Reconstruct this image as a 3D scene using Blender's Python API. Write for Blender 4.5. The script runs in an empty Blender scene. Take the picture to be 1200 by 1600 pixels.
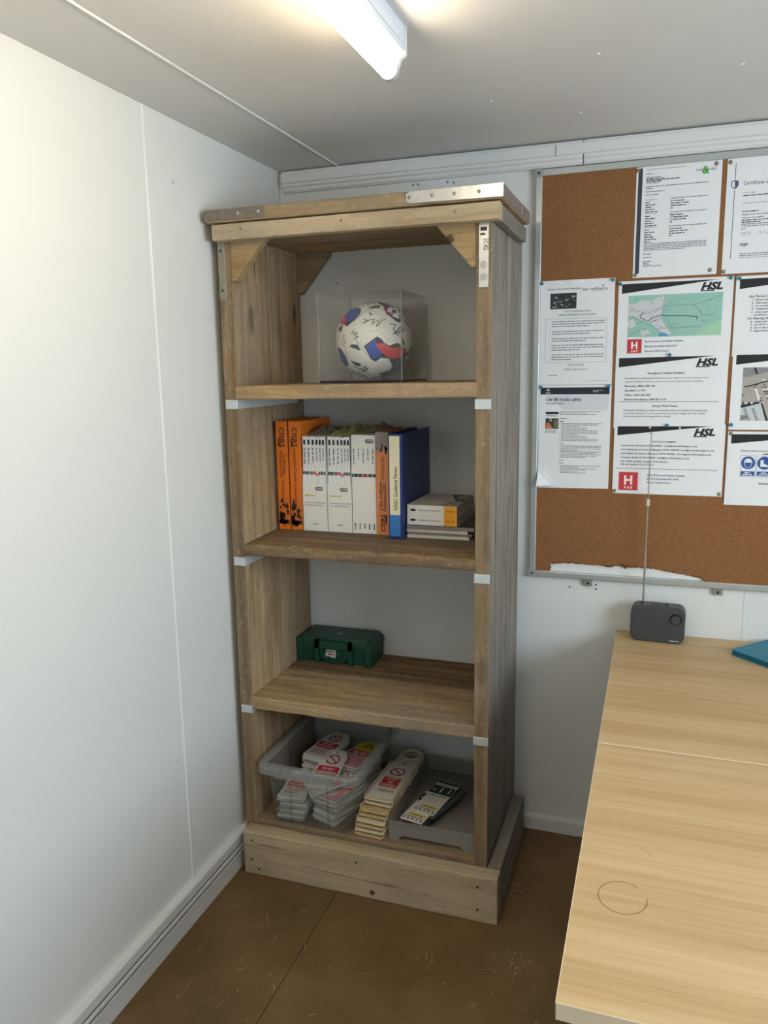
import bpy, bmesh, math, random
from mathutils import Vector, Matrix, noise
from mathutils.geometry import tessellate_polygon

sc = bpy.context.scene
COL = sc.collection
rnd = random.Random(7)
PI = math.pi

# ------------------------------------------------------------------ camera
def setup_camera():
    f, C = 1227.29, Vector((1.1639, -2.3873, 1.4943))
    pitch, yaw, roll = -0.1805, 0.3359, -0.0163
    cp, sp = math.cos(pitch), math.sin(pitch)
    F = Vector((-math.sin(yaw)*cp, math.cos(yaw)*cp, sp))
    R = Vector((math.cos(yaw), math.sin(yaw), 0)); U = R.cross(F)
    R, U = R*math.cos(roll)+U*math.sin(roll), -R*math.sin(roll)+U*math.cos(roll)
    cd = bpy.data.cameras.new('camera'); co = bpy.data.objects.new('camera', cd); COL.objects.link(co)
    co.matrix_world = Matrix(((R.x, U.x, -F.x, C.x), (R.y, U.y, -F.y, C.y), (R.z, U.z, -F.z, C.z), (0, 0, 0, 1)))
    cd.sensor_fit = 'VERTICAL'; cd.sensor_height = 24.0; cd.lens = f/1600*24.0
    cd.clip_start = 0.02
    sc.camera = co
setup_camera()

# ------------------------------------------------------------------ daylight, exposure
SKY_STRENGTH = 12.5
TUBE_STRENGTH = 28.0
w = bpy.data.worlds.new('daylight'); sc.world = w; w.use_nodes = True
bg = w.node_tree.nodes['Background']; bg.inputs[0].default_value = (0.80, 0.91, 1.0, 1); bg.inputs[1].default_value = SKY_STRENGTH
vs = sc.view_settings
vs.view_transform = 'Standard'; vs.look = 'None'; vs.gamma = 1.0; vs.use_curve_mapping = False
vs.exposure = 0.13
WIN = (-2.55, -1.0, 0.95, 1.88)          # y0, y1, z0, z1 of the window in the right wall
XR, YR, H = 2.78, -3.6, 2.11
def portal(name, loc, rot, sx, sy):
    l = bpy.data.lights.new(name, 'AREA'); l.shape = 'RECTANGLE'; l.size = sx; l.size_y = sy; l.cycles.is_portal = True
    o = bpy.data.objects.new(name, l); COL.objects.link(o); o.location = loc; o.rotation_euler = rot
portal('window_right_offscreen', (XR+0.03, (WIN[0]+WIN[1])/2, (WIN[2]+WIN[3])/2), (0, PI/2, 0), WIN[3]-WIN[2], WIN[1]-WIN[0])

# ------------------------------------------------------------------ materials
def s2l(c):
    return tuple((v/255/12.92 if v/255 <= 0.04045 else ((v/255+0.055)/1.055)**2.4) for v in c)
MATS = {}
def nodes_of(m):
    m.use_nodes = True
    return m.node_tree.nodes, m.node_tree.links
def mat(name, rgb, rough=0.6, metal=0.0, spec=0.5, var=0.06, vscale=30.0, bump=0.0, bscale=80.0, emit=None, coat=0.0):
    """Principled material with a little procedural colour variation; rgb in sRGB 0..255."""
    if name in MATS: return MATS[name]
    m = bpy.data.materials.new(name); N, L = nodes_of(m); b = N['Principled BSDF']
    b.inputs['Roughness'].default_value = rough; b.inputs['Metallic'].default_value = metal
    b.inputs['Specular IOR Level'].default_value = spec; b.inputs['Coat Weight'].default_value = coat
    c = s2l(rgb)
    tc = N.new('ShaderNodeTexCoord'); no = N.new('ShaderNodeTexNoise'); no.inputs['Scale'].default_value = vscale; no.inputs['Detail'].default_value = 4
    L.new(tc.outputs['Object'], no.inputs['Vector'])
    mx = N.new('ShaderNodeMix'); mx.data_type = 'RGBA'
    mx.inputs['A'].default_value = (*[max(0, v*(1-var)) for v in c], 1); mx.inputs['B'].default_value = (*[min(1, v*(1+var)) for v in c], 1)
    L.new(no.outputs['Fac'], mx.inputs['Factor']); L.new(mx.outputs['Result'], b.inputs['Base Color'])
    if bump:
        n2 = N.new('ShaderNodeTexNoise'); n2.inputs['Scale'].default_value = bscale; n2.inputs['Detail'].default_value = 3
        L.new(tc.outputs['Object'], n2.inputs['Vector'])
        bp = N.new('ShaderNodeBump'); bp.inputs['Strength'].default_value = bump; bp.inputs['Distance'].default_value = 0.002
        L.new(n2.outputs['Fac'], bp.inputs['Height']); L.new(bp.outputs['Normal'], b.inputs['Normal'])
    if emit:
        b.inputs['Emission Color'].default_value = (*s2l(emit[0]), 1); b.inputs['Emission Strength'].default_value = emit[1]
    MATS[name] = m
    return m
def math_node(N, L, op, a, b=None, c=None):
    n = N.new('ShaderNodeMath'); n.operation = op
    for i, v in enumerate((a, b, c)):
        if v is None: continue
        if isinstance(v, (int, float)): n.inputs[i].default_value = v
        else: L.new(v, n.inputs[i])
    return n.outputs[0]
def ramp(N, L, fac, stops):
    r = N.new('ShaderNodeValToRGB'); e = r.color_ramp.elements
    while len(e) < len(stops): e.new(0.5)
    for el, (p, c) in zip(e, stops): el.position = p; el.color = (*s2l(c), 1)
    L.new(fac, r.inputs['Fac']); return r.outputs['Color']
def mixc(N, L, fac, a, b, blend='MIX'):
    m = N.new('ShaderNodeMix'); m.data_type = 'RGBA'; m.blend_type = blend
    for k, v in (('Factor', fac), ('A', a), ('B', b)):
        if isinstance(v, (int, float)): m.inputs[k].default_value = v
        elif isinstance(v, tuple): m.inputs[k].default_value = (*s2l(v), 1)
        else: L.new(v, m.inputs[k])
    return m.outputs['Result']
def wood(name, light, mid, dark, stain=(90, 72, 50), stain_amt=0.35, knots=0.8, rough=0.82, pale=0.25, palec=(205, 192, 165)):
    """Weathered scaffold board: grain runs along local X."""
    m = bpy.data.materials.new(name); N, L = nodes_of(m); b = N['Principled BSDF']
    tc = N.new('ShaderNodeTexCoord'); oi = N.new('ShaderNodeObjectInfo')
    off = N.new('ShaderNodeVectorMath'); off.operation = 'SCALE'; off.inputs[0].default_value = (17.3, 5.1, 9.7); L.new(oi.outputs['Random'], off.inputs['Scale'])
    add = N.new('ShaderNodeVectorMath'); add.operation = 'ADD'; L.new(tc.outputs['Object'], add.inputs[0]); L.new(off.outputs[0], add.inputs[1])
    def mp(scale):
        q = N.new('ShaderNodeMapping'); q.inputs['Scale'].default_value = scale; L.new(add.outputs[0], q.inputs['Vector']); return q.outputs[0]
    def nz(vec, scale, detail=5, rgh=0.6, dist=0.0):
        q = N.new('ShaderNodeTexNoise'); q.inputs['Scale'].default_value = scale; q.inputs['Detail'].default_value = detail
        q.inputs['Roughness'].default_value = rgh; q.inputs['Distortion'].default_value = dist; L.new(vec, q.inputs['Vector']); return q.outputs['Fac']
    fine = nz(mp((5, 75, 75)), 1.0, 7, 0.7, 0.4)
    broad = nz(mp((1.6, 9, 9)), 1.0, 6, 0.6, 1.2)
    stainf = nz(mp((3, 5, 5)), 1.0, 5, 0.6)
    blot = nz(mp((7, 16, 16)), 1.0, 6, 0.7)
    wv = N.new('ShaderNodeTexWave'); wv.wave_type = 'BANDS'; wv.bands_direction = 'Y'; wv.inputs['Scale'].default_value = 1.0
    wv.inputs['Distortion'].default_value = 9.0; wv.inputs['Detail'].default_value = 3; wv.inputs['Detail Scale'].default_value = 0.8
    L.new(mp((0.9, 7, 7)), wv.inputs['Vector'])
    g = math_node(N, L, 'ADD', math_node(N, L, 'MULTIPLY', fine, 0.38), math_node(N, L, 'MULTIPLY', broad, 0.54))
    g = math_node(N, L, 'ADD', g, math_node(N, L, 'MULTIPLY', wv.outputs['Fac'], 0.08))
    col = ramp(N, L, g, [(0.28, dark), (0.48, mid), (0.68, light)])
    sf = N.new('ShaderNodeMapRange'); sf.inputs['From Min'].default_value = 0.52; sf.inputs['From Max'].default_value = 0.75; L.new(stainf, sf.inputs['Value'])
    col = mixc(N, L, math_node(N, L, 'MULTIPLY', sf.outputs[0], stain_amt), col, stain)
    pf = N.new('ShaderNodeMapRange'); pf.inputs['From Min'].default_value = 0.60; pf.inputs['From Max'].default_value = 0.72; L.new(blot, pf.inputs['Value'])
    col = mixc(N, L, math_node(N, L, 'MULTIPLY', pf.outputs[0], pale), col, palec)
    vo = N.new('ShaderNodeTexVoronoi'); vo.inputs['Scale'].default_value = 1.0; L.new(mp((2.6, 7.0, 3.5)), vo.inputs['Vector'])
    kf = N.new('ShaderNodeMapRange'); kf.inputs['From Min'].default_value = 0.13; kf.inputs['From Max'].default_value = 0.07; L.new(vo.outputs['Distance'], kf.inputs['Value'])
    col = mixc(N, L, math_node(N, L, 'MULTIPLY', kf.outputs[0], knots), col, tuple(int(v*0.55) for v in dark))
    gb = nz(mp((1.7, 3.5, 3.5)), 1.0, 5, 0.62, 0.5)
    gf = N.new('ShaderNodeMapRange'); gf.inputs['From Min'].default_value = 0.42; gf.inputs['From Max'].default_value = 0.66; L.new(gb, gf.inputs['Value'])
    mean = sum(mid)/3; gc = tuple(int(mean*0.94*k) for k in (1.06, 1.0, 0.90))
    col = mixc(N, L, math_node(N, L, 'MULTIPLY', gf.outputs[0], 0.62), col, gc)
    dk = nz(mp((1.1, 26, 26)), 1.0, 5, 0.65, 0.8)
    df = N.new('ShaderNodeMapRange'); df.inputs['From Min'].default_value = 0.50; df.inputs['From Max'].default_value = 0.70; L.new(dk, df.inputs['Value'])
    col = mixc(N, L, math_node(N, L, 'MULTIPLY', df.outputs[0], 0.50), col, dark)
    crk = nz(mp((2.2, 46, 46)), 1.0, 3, 0.5, 0.3)
    cf = N.new('ShaderNodeMapRange'); cf.inputs['From Min'].default_value = 0.665; cf.inputs['From Max'].default_value = 0.74; L.new(crk, cf.inputs['Value'])
    col = mixc(N, L, math_node(N, L, 'MULTIPLY', cf.outputs[0], 0.7), col, tuple(int(v*0.5) for v in dark))
    spk = nz(mp((60, 130, 130)), 1.0, 3, 0.6)
    sp = N.new('ShaderNodeMapRange'); sp.inputs['From Min'].default_value = 0.60; sp.inputs['From Max'].default_value = 0.74; L.new(spk, sp.inputs['Value'])
    col = mixc(N, L, math_node(N, L, 'MULTIPLY', sp.outputs[0], 0.45), col, palec)
    sp2 = N.new('ShaderNodeMapRange'); sp2.inputs['From Min'].default_value = 0.42; sp2.inputs['From Max'].default_value = 0.28; L.new(spk, sp2.inputs['Value'])
    col = mixc(N, L, math_node(N, L, 'MULTIPLY', sp2.outputs[0], 0.45), col, dark)
    L.new(col, b.inputs['Base Color']); b.inputs['Roughness'].default_value = rough; b.inputs['Specular IOR Level'].default_value = 0.25
    bp = N.new('ShaderNodeBump'); bp.inputs['Strength'].default_value = 0.8; bp.inputs['Distance'].default_value = 0.003
    L.new(math_node(N, L, 'SUBTRACT', math_node(N, L, 'ADD', fine, math_node(N, L, 'MULTIPLY', blot, 0.5)), math_node(N, L, 'MULTIPLY', cf.outputs[0], 0.6)), bp.inputs['Height']); L.new(bp.outputs['Normal'], b.inputs['Normal'])
    MATS[name] = m
    return m
def clear_plastic(name, tint, diffuse, haze, gloss_rough, edge=1.45, dcol=(225, 228, 230)):
    """Thin clear or frosted plastic: transparent with some white scatter and fresnel gloss."""
    m = bpy.data.materials.new(name); N, L = nodes_of(m); N.remove(N['Principled BSDF'])
    out = N['Material Output']
    tr = N.new('ShaderNodeBsdfTransparent'); tr.inputs[0].default_value = (*[v for v in tint], 1)
    di = N.new('ShaderNodeBsdfDiffuse'); di.inputs[0].default_value = (*s2l(dcol), 1)
    tl = N.new('ShaderNodeBsdfTranslucent'); tl.inputs[0].default_value = (*s2l(dcol), 1)
    dd = N.new('ShaderNodeMixShader'); dd.inputs[0].default_value = 0.5; L.new(di.outputs[0], dd.inputs[1]); L.new(tl.outputs[0], dd.inputs[2])
    no = N.new('ShaderNodeTexNoise'); no.inputs['Scale'].default_value = 25; no.inputs['Detail'].default_value = 6
    tc = N.new('ShaderNodeTexCoord'); L.new(tc.outputs['Object'], no.inputs['Vector'])
    hz = math_node(N, L, 'ADD', math_node(N, L, 'MULTIPLY', no.outputs['Fac'], haze), diffuse)
    m1 = N.new('ShaderNodeMixShader'); L.new(hz, m1.inputs[0]); L.new(tr.outputs[0], m1.inputs[1]); L.new(dd.outputs[0], m1.inputs[2])
    gl = N.new('ShaderNodeBsdfGlossy'); gl.inputs['Roughness'].default_value = gloss_rough
    lw = N.new('ShaderNodeLayerWeight'); lw.inputs['Blend'].default_value = 0.5
    fr = math_node(N, L, 'ADD', math_node(N, L, 'MULTIPLY', math_node(N, L, 'POWER', lw.outputs['Facing'], 5.0), 0.5), 0.02*(edge-1)/0.45)
    m2 = N.new('ShaderNodeMixShader'); L.new(fr, m2.inputs[0]); L.new(m1.outputs[0], m2.inputs[1]); L.new(gl.outputs[0], m2.inputs[2])
    L.new(m2.outputs[0], out.inputs[0]); MATS[name] = m
    return m

# ------------------------------------------------------------------ mesh helpers
def finish(bm, name, m, parent=None, loc=None, rot=None, smooth=False):
    me = bpy.data.meshes.new(name); bm.normal_update(); bm.to_mesh(me); bm.free()
    if smooth:
        for p in me.polygons: p.use_smooth = True
    if m is not None: me.materials.append(m)
    return place(me, name, parent, loc, rot)
def place(me, name, parent=None, loc=None, rot=None):
    o = bpy.data.objects.new(name, me); COL.objects.link(o)
    if parent is not None: o.parent = parent
    if loc is not None: o.location = loc
    if rot is not None: o.rotation_euler = rot
    return o
def tag(o, label=None, cat=None, group=None, kind=None):
    if label: o['label'] = label
    if cat: o['category'] = cat
    if group: o['group'] = group
    if kind: o['kind'] = kind
    return o
def thing(name, label, cat, loc=(0, 0, 0), rot=(0, 0, 0), group=None):
    o = bpy.data.objects.new(name, None); COL.objects.link(o); o.location = loc; o.rotation_euler = rot
    o.empty_display_size = 0.05
    return tag(o, label, cat, group)
def copy_tree(o, parent=None):
    c = o.copy(); COL.objects.link(c); c.parent = parent
    for ch in list(o.children): copy_tree(ch, c)
    return c
def bbox(bm, x0, x1, y0, y1, z0, z1, bev=0.0, seg=2):
    vs_ = [bm.verts.new(p) for p in ((x0, y0, z0), (x1, y0, z0), (x1, y1, z0), (x0, y1, z0), (x0, y0, z1), (x1, y0, z1), (x1, y1, z1), (x0, y1, z1))]
    fs = [bm.faces.new([vs_[i] for i in f]) for f in ((0, 3, 2, 1), (4, 5, 6, 7), (0, 1, 5, 4), (1, 2, 6, 5), (2, 3, 7, 6), (3, 0, 4, 7))]
    if bev > 0:
        es = set(e for f in fs for e in f.edges)
        bmesh.ops.bevel(bm, geom=list(es), offset=bev, segments=seg, affect='EDGES', profile=0.5)
    return bm
def box(x0, x1, y0, y1, z0, z1, bev=0.0, seg=2): return bbox(bmesh.new(), x0, x1, y0, y1, z0, z1, bev, seg)
def bcyl(bm, p0, p1, r0, r1=None, seg=16, caps=True):
    r1 = r0 if r1 is None else r1
    p0, p1 = Vector(p0), Vector(p1); d = (p1-p0).normalized()
    a = d.orthogonal().normalized(); b = d.cross(a)
    A = [bm.verts.new(p0+(a*math.cos(2*PI*i/seg)+b*math.sin(2*PI*i/seg))*r0) for i in range(seg)]
    B = [bm.verts.new(p1+(a*math.cos(2*PI*i/seg)+b*math.sin(2*PI*i/seg))*r1) for i in range(seg)]
    for i in range(seg): bm.faces.new((A[i], A[(i+1) % seg], B[(i+1) % seg], B[i]))
    if caps: bm.faces.new(A[::-1]); bm.faces.new(B)
    return bm
def cyl(p0, p1, r0, r1=None, seg=16): return bcyl(bmesh.new(), p0, p1, r0, r1, seg)
def lathe(bm, base, axis, prof, seg=12):
    """prof: (distance along axis, radius) pairs; closed at the ends."""
    base, d = Vector(base), Vector(axis).normalized(); a = d.orthogonal().normalized(); b = d.cross(a)
    rings = [[bm.verts.new(base+d*t+(a*math.cos(2*PI*i/seg)+b*math.sin(2*PI*i/seg))*max(r, 1e-5)) for i in range(seg)] for t, r in prof]
    for A, B in zip(rings, rings[1:]):
        for i in range(seg): bm.faces.new((A[i], A[(i+1) % seg], B[(i+1) % seg], B[i]))
    bm.faces.new(rings[0][::-1]); bm.faces.new(rings[-1])
    return bm
def rrect(hx, hy, r, n=4, cx=0, cy=0):
    pts = []
    for sx, sy, a0 in ((1, 1, 0), (-1, 1, PI/2), (-1, -1, PI), (1, -1, 1.5*PI)):
        for i in range(n+1):
            a = a0+PI/2*i/n; pts.append((cx+sx*(hx-r)+r*math.cos(a), cy+sy*(hy-r)+r*math.sin(a)))
    return pts
def loft(bm, loops, cap0=True, cap1=True):
    rings = [[bm.verts.new(p) for p in lp] for lp in loops]
    n = len(rings[0])
    for A, B in zip(rings, rings[1:]):
        for i in range(n): bm.faces.new((A[i], A[(i+1) % n], B[(i+1) % n], B[i]))
    if cap0: bm.faces.new(rings[0][::-1])
    if cap1: bm.faces.new(rings[-1])
    return bm
def plate(outer, holes, O, U, V, th):
    """Flat shape (outline with holes, 2D) given thickness th along U x V, starting at plane O,U,V."""
    bm = bmesh.new(); O, U, V = Vector(O), Vector(U), Vector(V); Nn = U.cross(V)
    polys = [list(outer)]+[list(h) for h in holes]
    flat = [p for pl in polys for p in pl]
    tris = tessellate_polygon([[Vector((x, y, 0)) for x, y in pl] for pl in polys])
    A = [bm.verts.new(O+U*x+V*y) for x, y in flat]; B = [bm.verts.new(O+U*x+V*y+Nn*th) for x, y in flat]
    for t in tris:
        for vv, fl in ((B, False), (A, True)):
            q = [vv[i] for i in t]
            n = (q[1].co-q[0].co).cross(q[2].co-q[0].co)
            if n.length < 1e-14: continue
            up = n.dot(Nn) > 0
            if up == fl: q = q[::-1]
            try: bm.faces.new(q)
            except ValueError: pass
    k = 0
    for pl in polys:
        n = len(pl)
        for i in range(n):
            try: bm.faces.new((A[k+i], A[k+(i+1) % n], B[k+(i+1) % n], B[k+i]))
            except ValueError: pass
        k += n
    bmesh.ops.recalc_face_normals(bm, faces=bm.faces[:])
    return bm
def board_bm(L, W, T, seed=0, jit=0.0012, n=36, r=0.004, wear=None):
    """A plank along local X (0..L), width along Y (0..W), thickness along Z (0..T), slightly uneven."""
    bm = bmesh.new(); rings = []
    base = []
    for (cx, cy, a0) in ((W-r, T-r, 0), (r, T-r, PI/2), (r, r, PI), (W-r, r, 1.5*PI)):
        for i in range(3): base.append((cx+r*math.cos(a0+PI/4*i), cy+r*math.sin(a0+PI/4*i)))
    for s in range(n+1):
        x = L*s/n
        ring = []
        for k, (y, z) in enumerate(base):
            q = Vector((x*9+seed*13.7, y*9, z*30+k*0.2))
            d = noise.noise(q)*jit; e = noise.noise(q*3.1+Vector((5, 1, 2)))*jit*0.6
            yy, zz = y+d, z+e
            if wear: yy, zz = wear(x, yy, zz)
            xx = x
            if s in (0, n): xx += noise.noise(Vector((y*40, z*40, seed+s)))*jit*0.8
            ring.append((xx, yy, zz))
        rings.append(ring)
    return loft(bm, rings)

# ------------------------------------------------------------------ flat print (lettering, bands, pictures)
_TXT = {}
def text2d(s, bold=0.0, shear=0.0):
    key = (s, bold, shear)
    if key in _TXT: return _TXT[key]
    cu = bpy.data.curves.new('txt', 'FONT'); cu.body = s; cu.size = 1.0; cu.resolution_u = 2; cu.offset = bold; cu.shear = shear; cu.fill_mode = 'FRONT'
    o = bpy.data.objects.new('txt', cu)
    me = bpy.data.meshes.new_from_object(o)
    vv = [(v.co.x, v.co.y) for v in me.vertices]; ff = [tuple(p.vertices) for p in me.polygons]
    bpy.data.objects.remove(o); bpy.data.curves.remove(cu); bpy.data.meshes.remove(me)
    if vv:
        x0 = min(v[0] for v in vv); vv = [(x-x0, y) for x, y in vv]
    _TXT[key] = (vv, ff)
    return _TXT[key]
CAP = None
class Print:
    """Collects flat print on one plane: O is the top-left corner, x to the right, y downwards (metres)."""
    def __init__(s, parent, O, U=(1, 0, 0), V=(0, 0, 1), warp=None):
        s.parent, s.O, s.U, s.V = parent, Vector(O), Vector(U).normalized(), Vector(V).normalized()
        s.N = s.U.cross(s.V); s.acc = {}; s.warp = warp
    def _add(s, name, m, vv, ff, layer):
        A = s.acc.setdefault((name, m), ([], [])); k = len(A[0])
        for x, y in vv:
            p = s.O+s.U*x-s.V*y+s.N*(0.00015+0.00012*layer)
            A[0].append(p)
        A[1].extend(tuple(k+i for i in f) for f in ff)
    def poly(s, name, m, pts, layer=1):
        ps = [Vector((x, y, 0)) for x, y in pts]
        s._add(name, m, pts, [tuple(t) for t in tessellate_polygon([ps])], layer)
    def rect(s, name, m, x, y, w, h, layer=1): s._add(name, m, [(x, y), (x+w, y), (x+w, y+h), (x, y+h)], [(3, 2, 1, 0)], layer)
    def disc(s, name, m, x, y, r, layer=1, r_in=0.0, n=28, a0=0, a1=2*PI):
        pts = []; full = abs(a1-a0-2*PI) < 1e-6
        o = [(x+r*math.cos(a0+(a1-a0)*i/n), y+r*math.sin(a0+(a1-a0)*i/n)) for i in range(n+1)]
        if r_in <= 0: s._add(name, m, o, [tuple(range(n))], layer); return
        i_ = [(x+r_in*math.cos(a0+(a1-a0)*i/n), y+r_in*math.sin(a0+(a1-a0)*i/n)) for i in range(n+1)]
        s._add(name, m, o+i_, [(i, i+1, n+2+i, n+1+i) for i in range(n)], layer)
    def line(s, name, m, pts, wd, layer=1):
        for (x0, y0), (x1, y1) in zip(pts, pts[1:]):
            dx, dy = x1-x0, y1-y0; l = math.hypot(dx, dy) or 1e-9; nx, ny = -dy/l*wd/2, dx/l*wd/2
            ex, ey = dx/l*wd*0.3, dy/l*wd*0.3
            s._add(name, m, [(x0+nx-ex, y0+ny-ey), (x1+nx+ex, y1+ny+ey), (x1-nx+ex, y1-ny+ey), (x0-nx-ex, y0-ny-ey)], [(0, 1, 2, 3)], layer)
    def text(s, name, m, t, x, y, cap, width=None, align='L', bold=0.012, shear=0.0, rot=0, layer=2):
        """Baseline start at x,y; cap = capital height; width squeezes to fit; rot in quarter turns clockwise."""
        vv, ff = text2d(t, bold, shear)
        if not vv: return
        k = cap/0.70; wd = max(v[0] for v in vv)*k; kx = k*(width/wd if width else 1.0); wd = width or wd
        sh = {'L': 0, 'C': -wd/2, 'R': -wd}[align]
        out = []
        for a, b in vv:
            p, q = a*kx+sh, -b*k
            for _ in range(rot % 4): p, q = -q, p
            out.append((x+p, y+q))
        s._add(name, m, out, ff, layer)
    def bars(s, name, m, x, y, width, cap, wd=None, layer=2, fill=1.0, rot=0, rr=rnd):
        """A line of print too small to read: word-long dashes."""
        p = 0.0; vv, ff = [], []
        while p < width*fill:
            l = min(cap*rr.uniform(1.2, 5.0), width*fill-p)
            if l < cap*0.3: break
            q = [(p, -cap*0.72), (p+l, -cap*0.72), (p+l, 0), (p, 0)]
            k = len(vv)
            for a, b in q:
                for _ in range(rot % 4): a, b = -b, a
                vv.append((x+a, y+b))
            ff.append((k, k+1, k+2, k+3)); p += l+cap*0.55
        s._add(name, m, vv, ff, layer)
    def flush(s):
        for (name, m), (vv, ff) in s.acc.items():
            me = bpy.data.meshes.new(name); me.from_pydata(vv, [], ff); me.materials.append(m); o = place(me, name, s.parent)
            if any(k in name for k in ('text', 'print', 'lettering', 'names', 'roads', 'picture', 'photo', 'map', 'heading', 'stripe', 'edge', 'lines', 'thumbnail', 'colour_band')): o['kind'] = 'stuff'
        s.acc = {}

# ------------------------------------------------------------------ palette
M_wall = mat('white_coated_panel', (226, 228, 226), rough=0.42, spec=0.4, var=0.015, vscale=3)
M_wallb = mat('white_coated_back_panel', (226, 228, 226), rough=0.45, spec=0.4, var=0.02, vscale=3)
M_ceil = mat('ceiling_panel', (222, 222, 220), rough=0.55, spec=0.3, var=0.02, vscale=4)
M_trim = mat('white_pvc', (224, 226, 226), rough=0.35, spec=0.45, var=0.02)
M_skirt = mat('skirting_white', (224, 226, 226), rough=0.4, var=0.03)
M_galv = mat('galvanised_steel', (196, 200, 200), rough=0.34, metal=0.85, var=0.22, vscale=55, bump=0.25, bscale=60)
M_galv2 = mat('tarnished_steel', (132, 124, 112), rough=0.6, metal=0.45, var=0.4, vscale=60, bump=0.5, bscale=70)
M_dull = mat('dull_zinc_plate', (150, 148, 136), rough=0.55, metal=0.5, var=0.2, vscale=40)
M_screw = mat('screw_head', (150, 142, 128), rough=0.4, metal=0.7, var=0.2)
M_nail = mat('rusty_nail', (62, 46, 36), rough=0.7, var=0.3)
M_band = mat('bright_band', (205, 212, 214), rough=0.45, metal=0.35, var=0.1, vscale=50)
M_alu = mat('anodised_aluminium', (190, 196, 198), rough=0.35, metal=0.6, var=0.05)
M_bplastic = mat('grey_corner_plastic', (150, 156, 156), rough=0.5)

def floor_material():
    m = bpy.data.materials.new('brown_painted_floor'); N, L = nodes_of(m); b = N['Principled BSDF']
    tc = N.new('ShaderNodeTexCoord')
    def nz(scale, detail, rgh, mapping=(1, 1, 1), dist=0.0):
        mp = N.new('ShaderNodeMapping'); mp.inputs['Scale'].default_value = mapping; L.new(tc.outputs['Object'], mp.inputs['Vector'])
        q = N.new('ShaderNodeTexNoise'); q.inputs['Scale'].default_value = scale; q.inputs['Detail'].default_value = detail; q.inputs['Roughness'].default_value = rgh
        q.inputs['Distortion'].default_value = dist; L.new(mp.outputs[0], q.inputs['Vector']); return q.outputs['Fac']
    a = nz(3.0, 6, 0.6); d = nz(22, 8, 0.7, dist=0.5); s = nz(90, 3, 0.5)
    col = ramp(N, L, a, [(0.32, (98, 76, 47)), (0.5, (112, 87, 54)), (0.7, (128, 102, 68))])
    f = N.new('ShaderNodeMapRange'); f.inputs['From Min'].default_value = 0.55; f.inputs['From Max'].default_value = 0.75; L.new(d, f.inputs['Value'])
    col = mixc(N, L, math_node(N, L, 'MULTIPLY', f.outputs[0], 0.35), col, (146, 122, 86))
    f2 = N.new('ShaderNodeMapRange'); f2.inputs['From Min'].default_value = 0.74; f2.inputs['From Max'].default_value = 0.80; L.new(s, f2.inputs['Value'])
    col = mixc(N, L, math_node(N, L, 'MULTIPLY', f2.outputs[0], 0.5), col, (170, 150, 120))
    L.new(col, b.inputs['Base Color']); b.inputs['Specular IOR Level'].default_value = 0.35
    rg = N.new('ShaderNodeMapRange'); rg.inputs['To Min'].default_value = 0.38; rg.inputs['To Max'].default_value = 0.62; L.new(d, rg.inputs['Value']); L.new(rg.outputs[0], b.inputs['Roughness'])
    bp = N.new('ShaderNodeBump'); bp.inputs['Strength'].default_value = 0.12; bp.inputs['Distance'].default_value = 0.002; L.new(d, bp.inputs['Height']); L.new(bp.outputs['Normal'], b.inputs['Normal'])
    return m
M_floor = floor_material()

# ------------------------------------------------------------------ the room
def struct(name, bm, m, **k): return tag(finish(bm, name, m, **k), kind='structure')
fl = struct('floor', box(-0.06, XR+0.06, YR-0.06, 0.06, -0.06, -0.008), M_floor)
for i, (a, b) in enumerate(((0.0, 0.3415), (0.3435, 1.5615), (1.5635, XR))):
    for c, d in ((YR, -2.441), (-2.439, 0.0)):
        finish(box(a, b, c, d, -0.0085, 0.0), 'floor_sheet', M_floor, fl)
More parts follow.
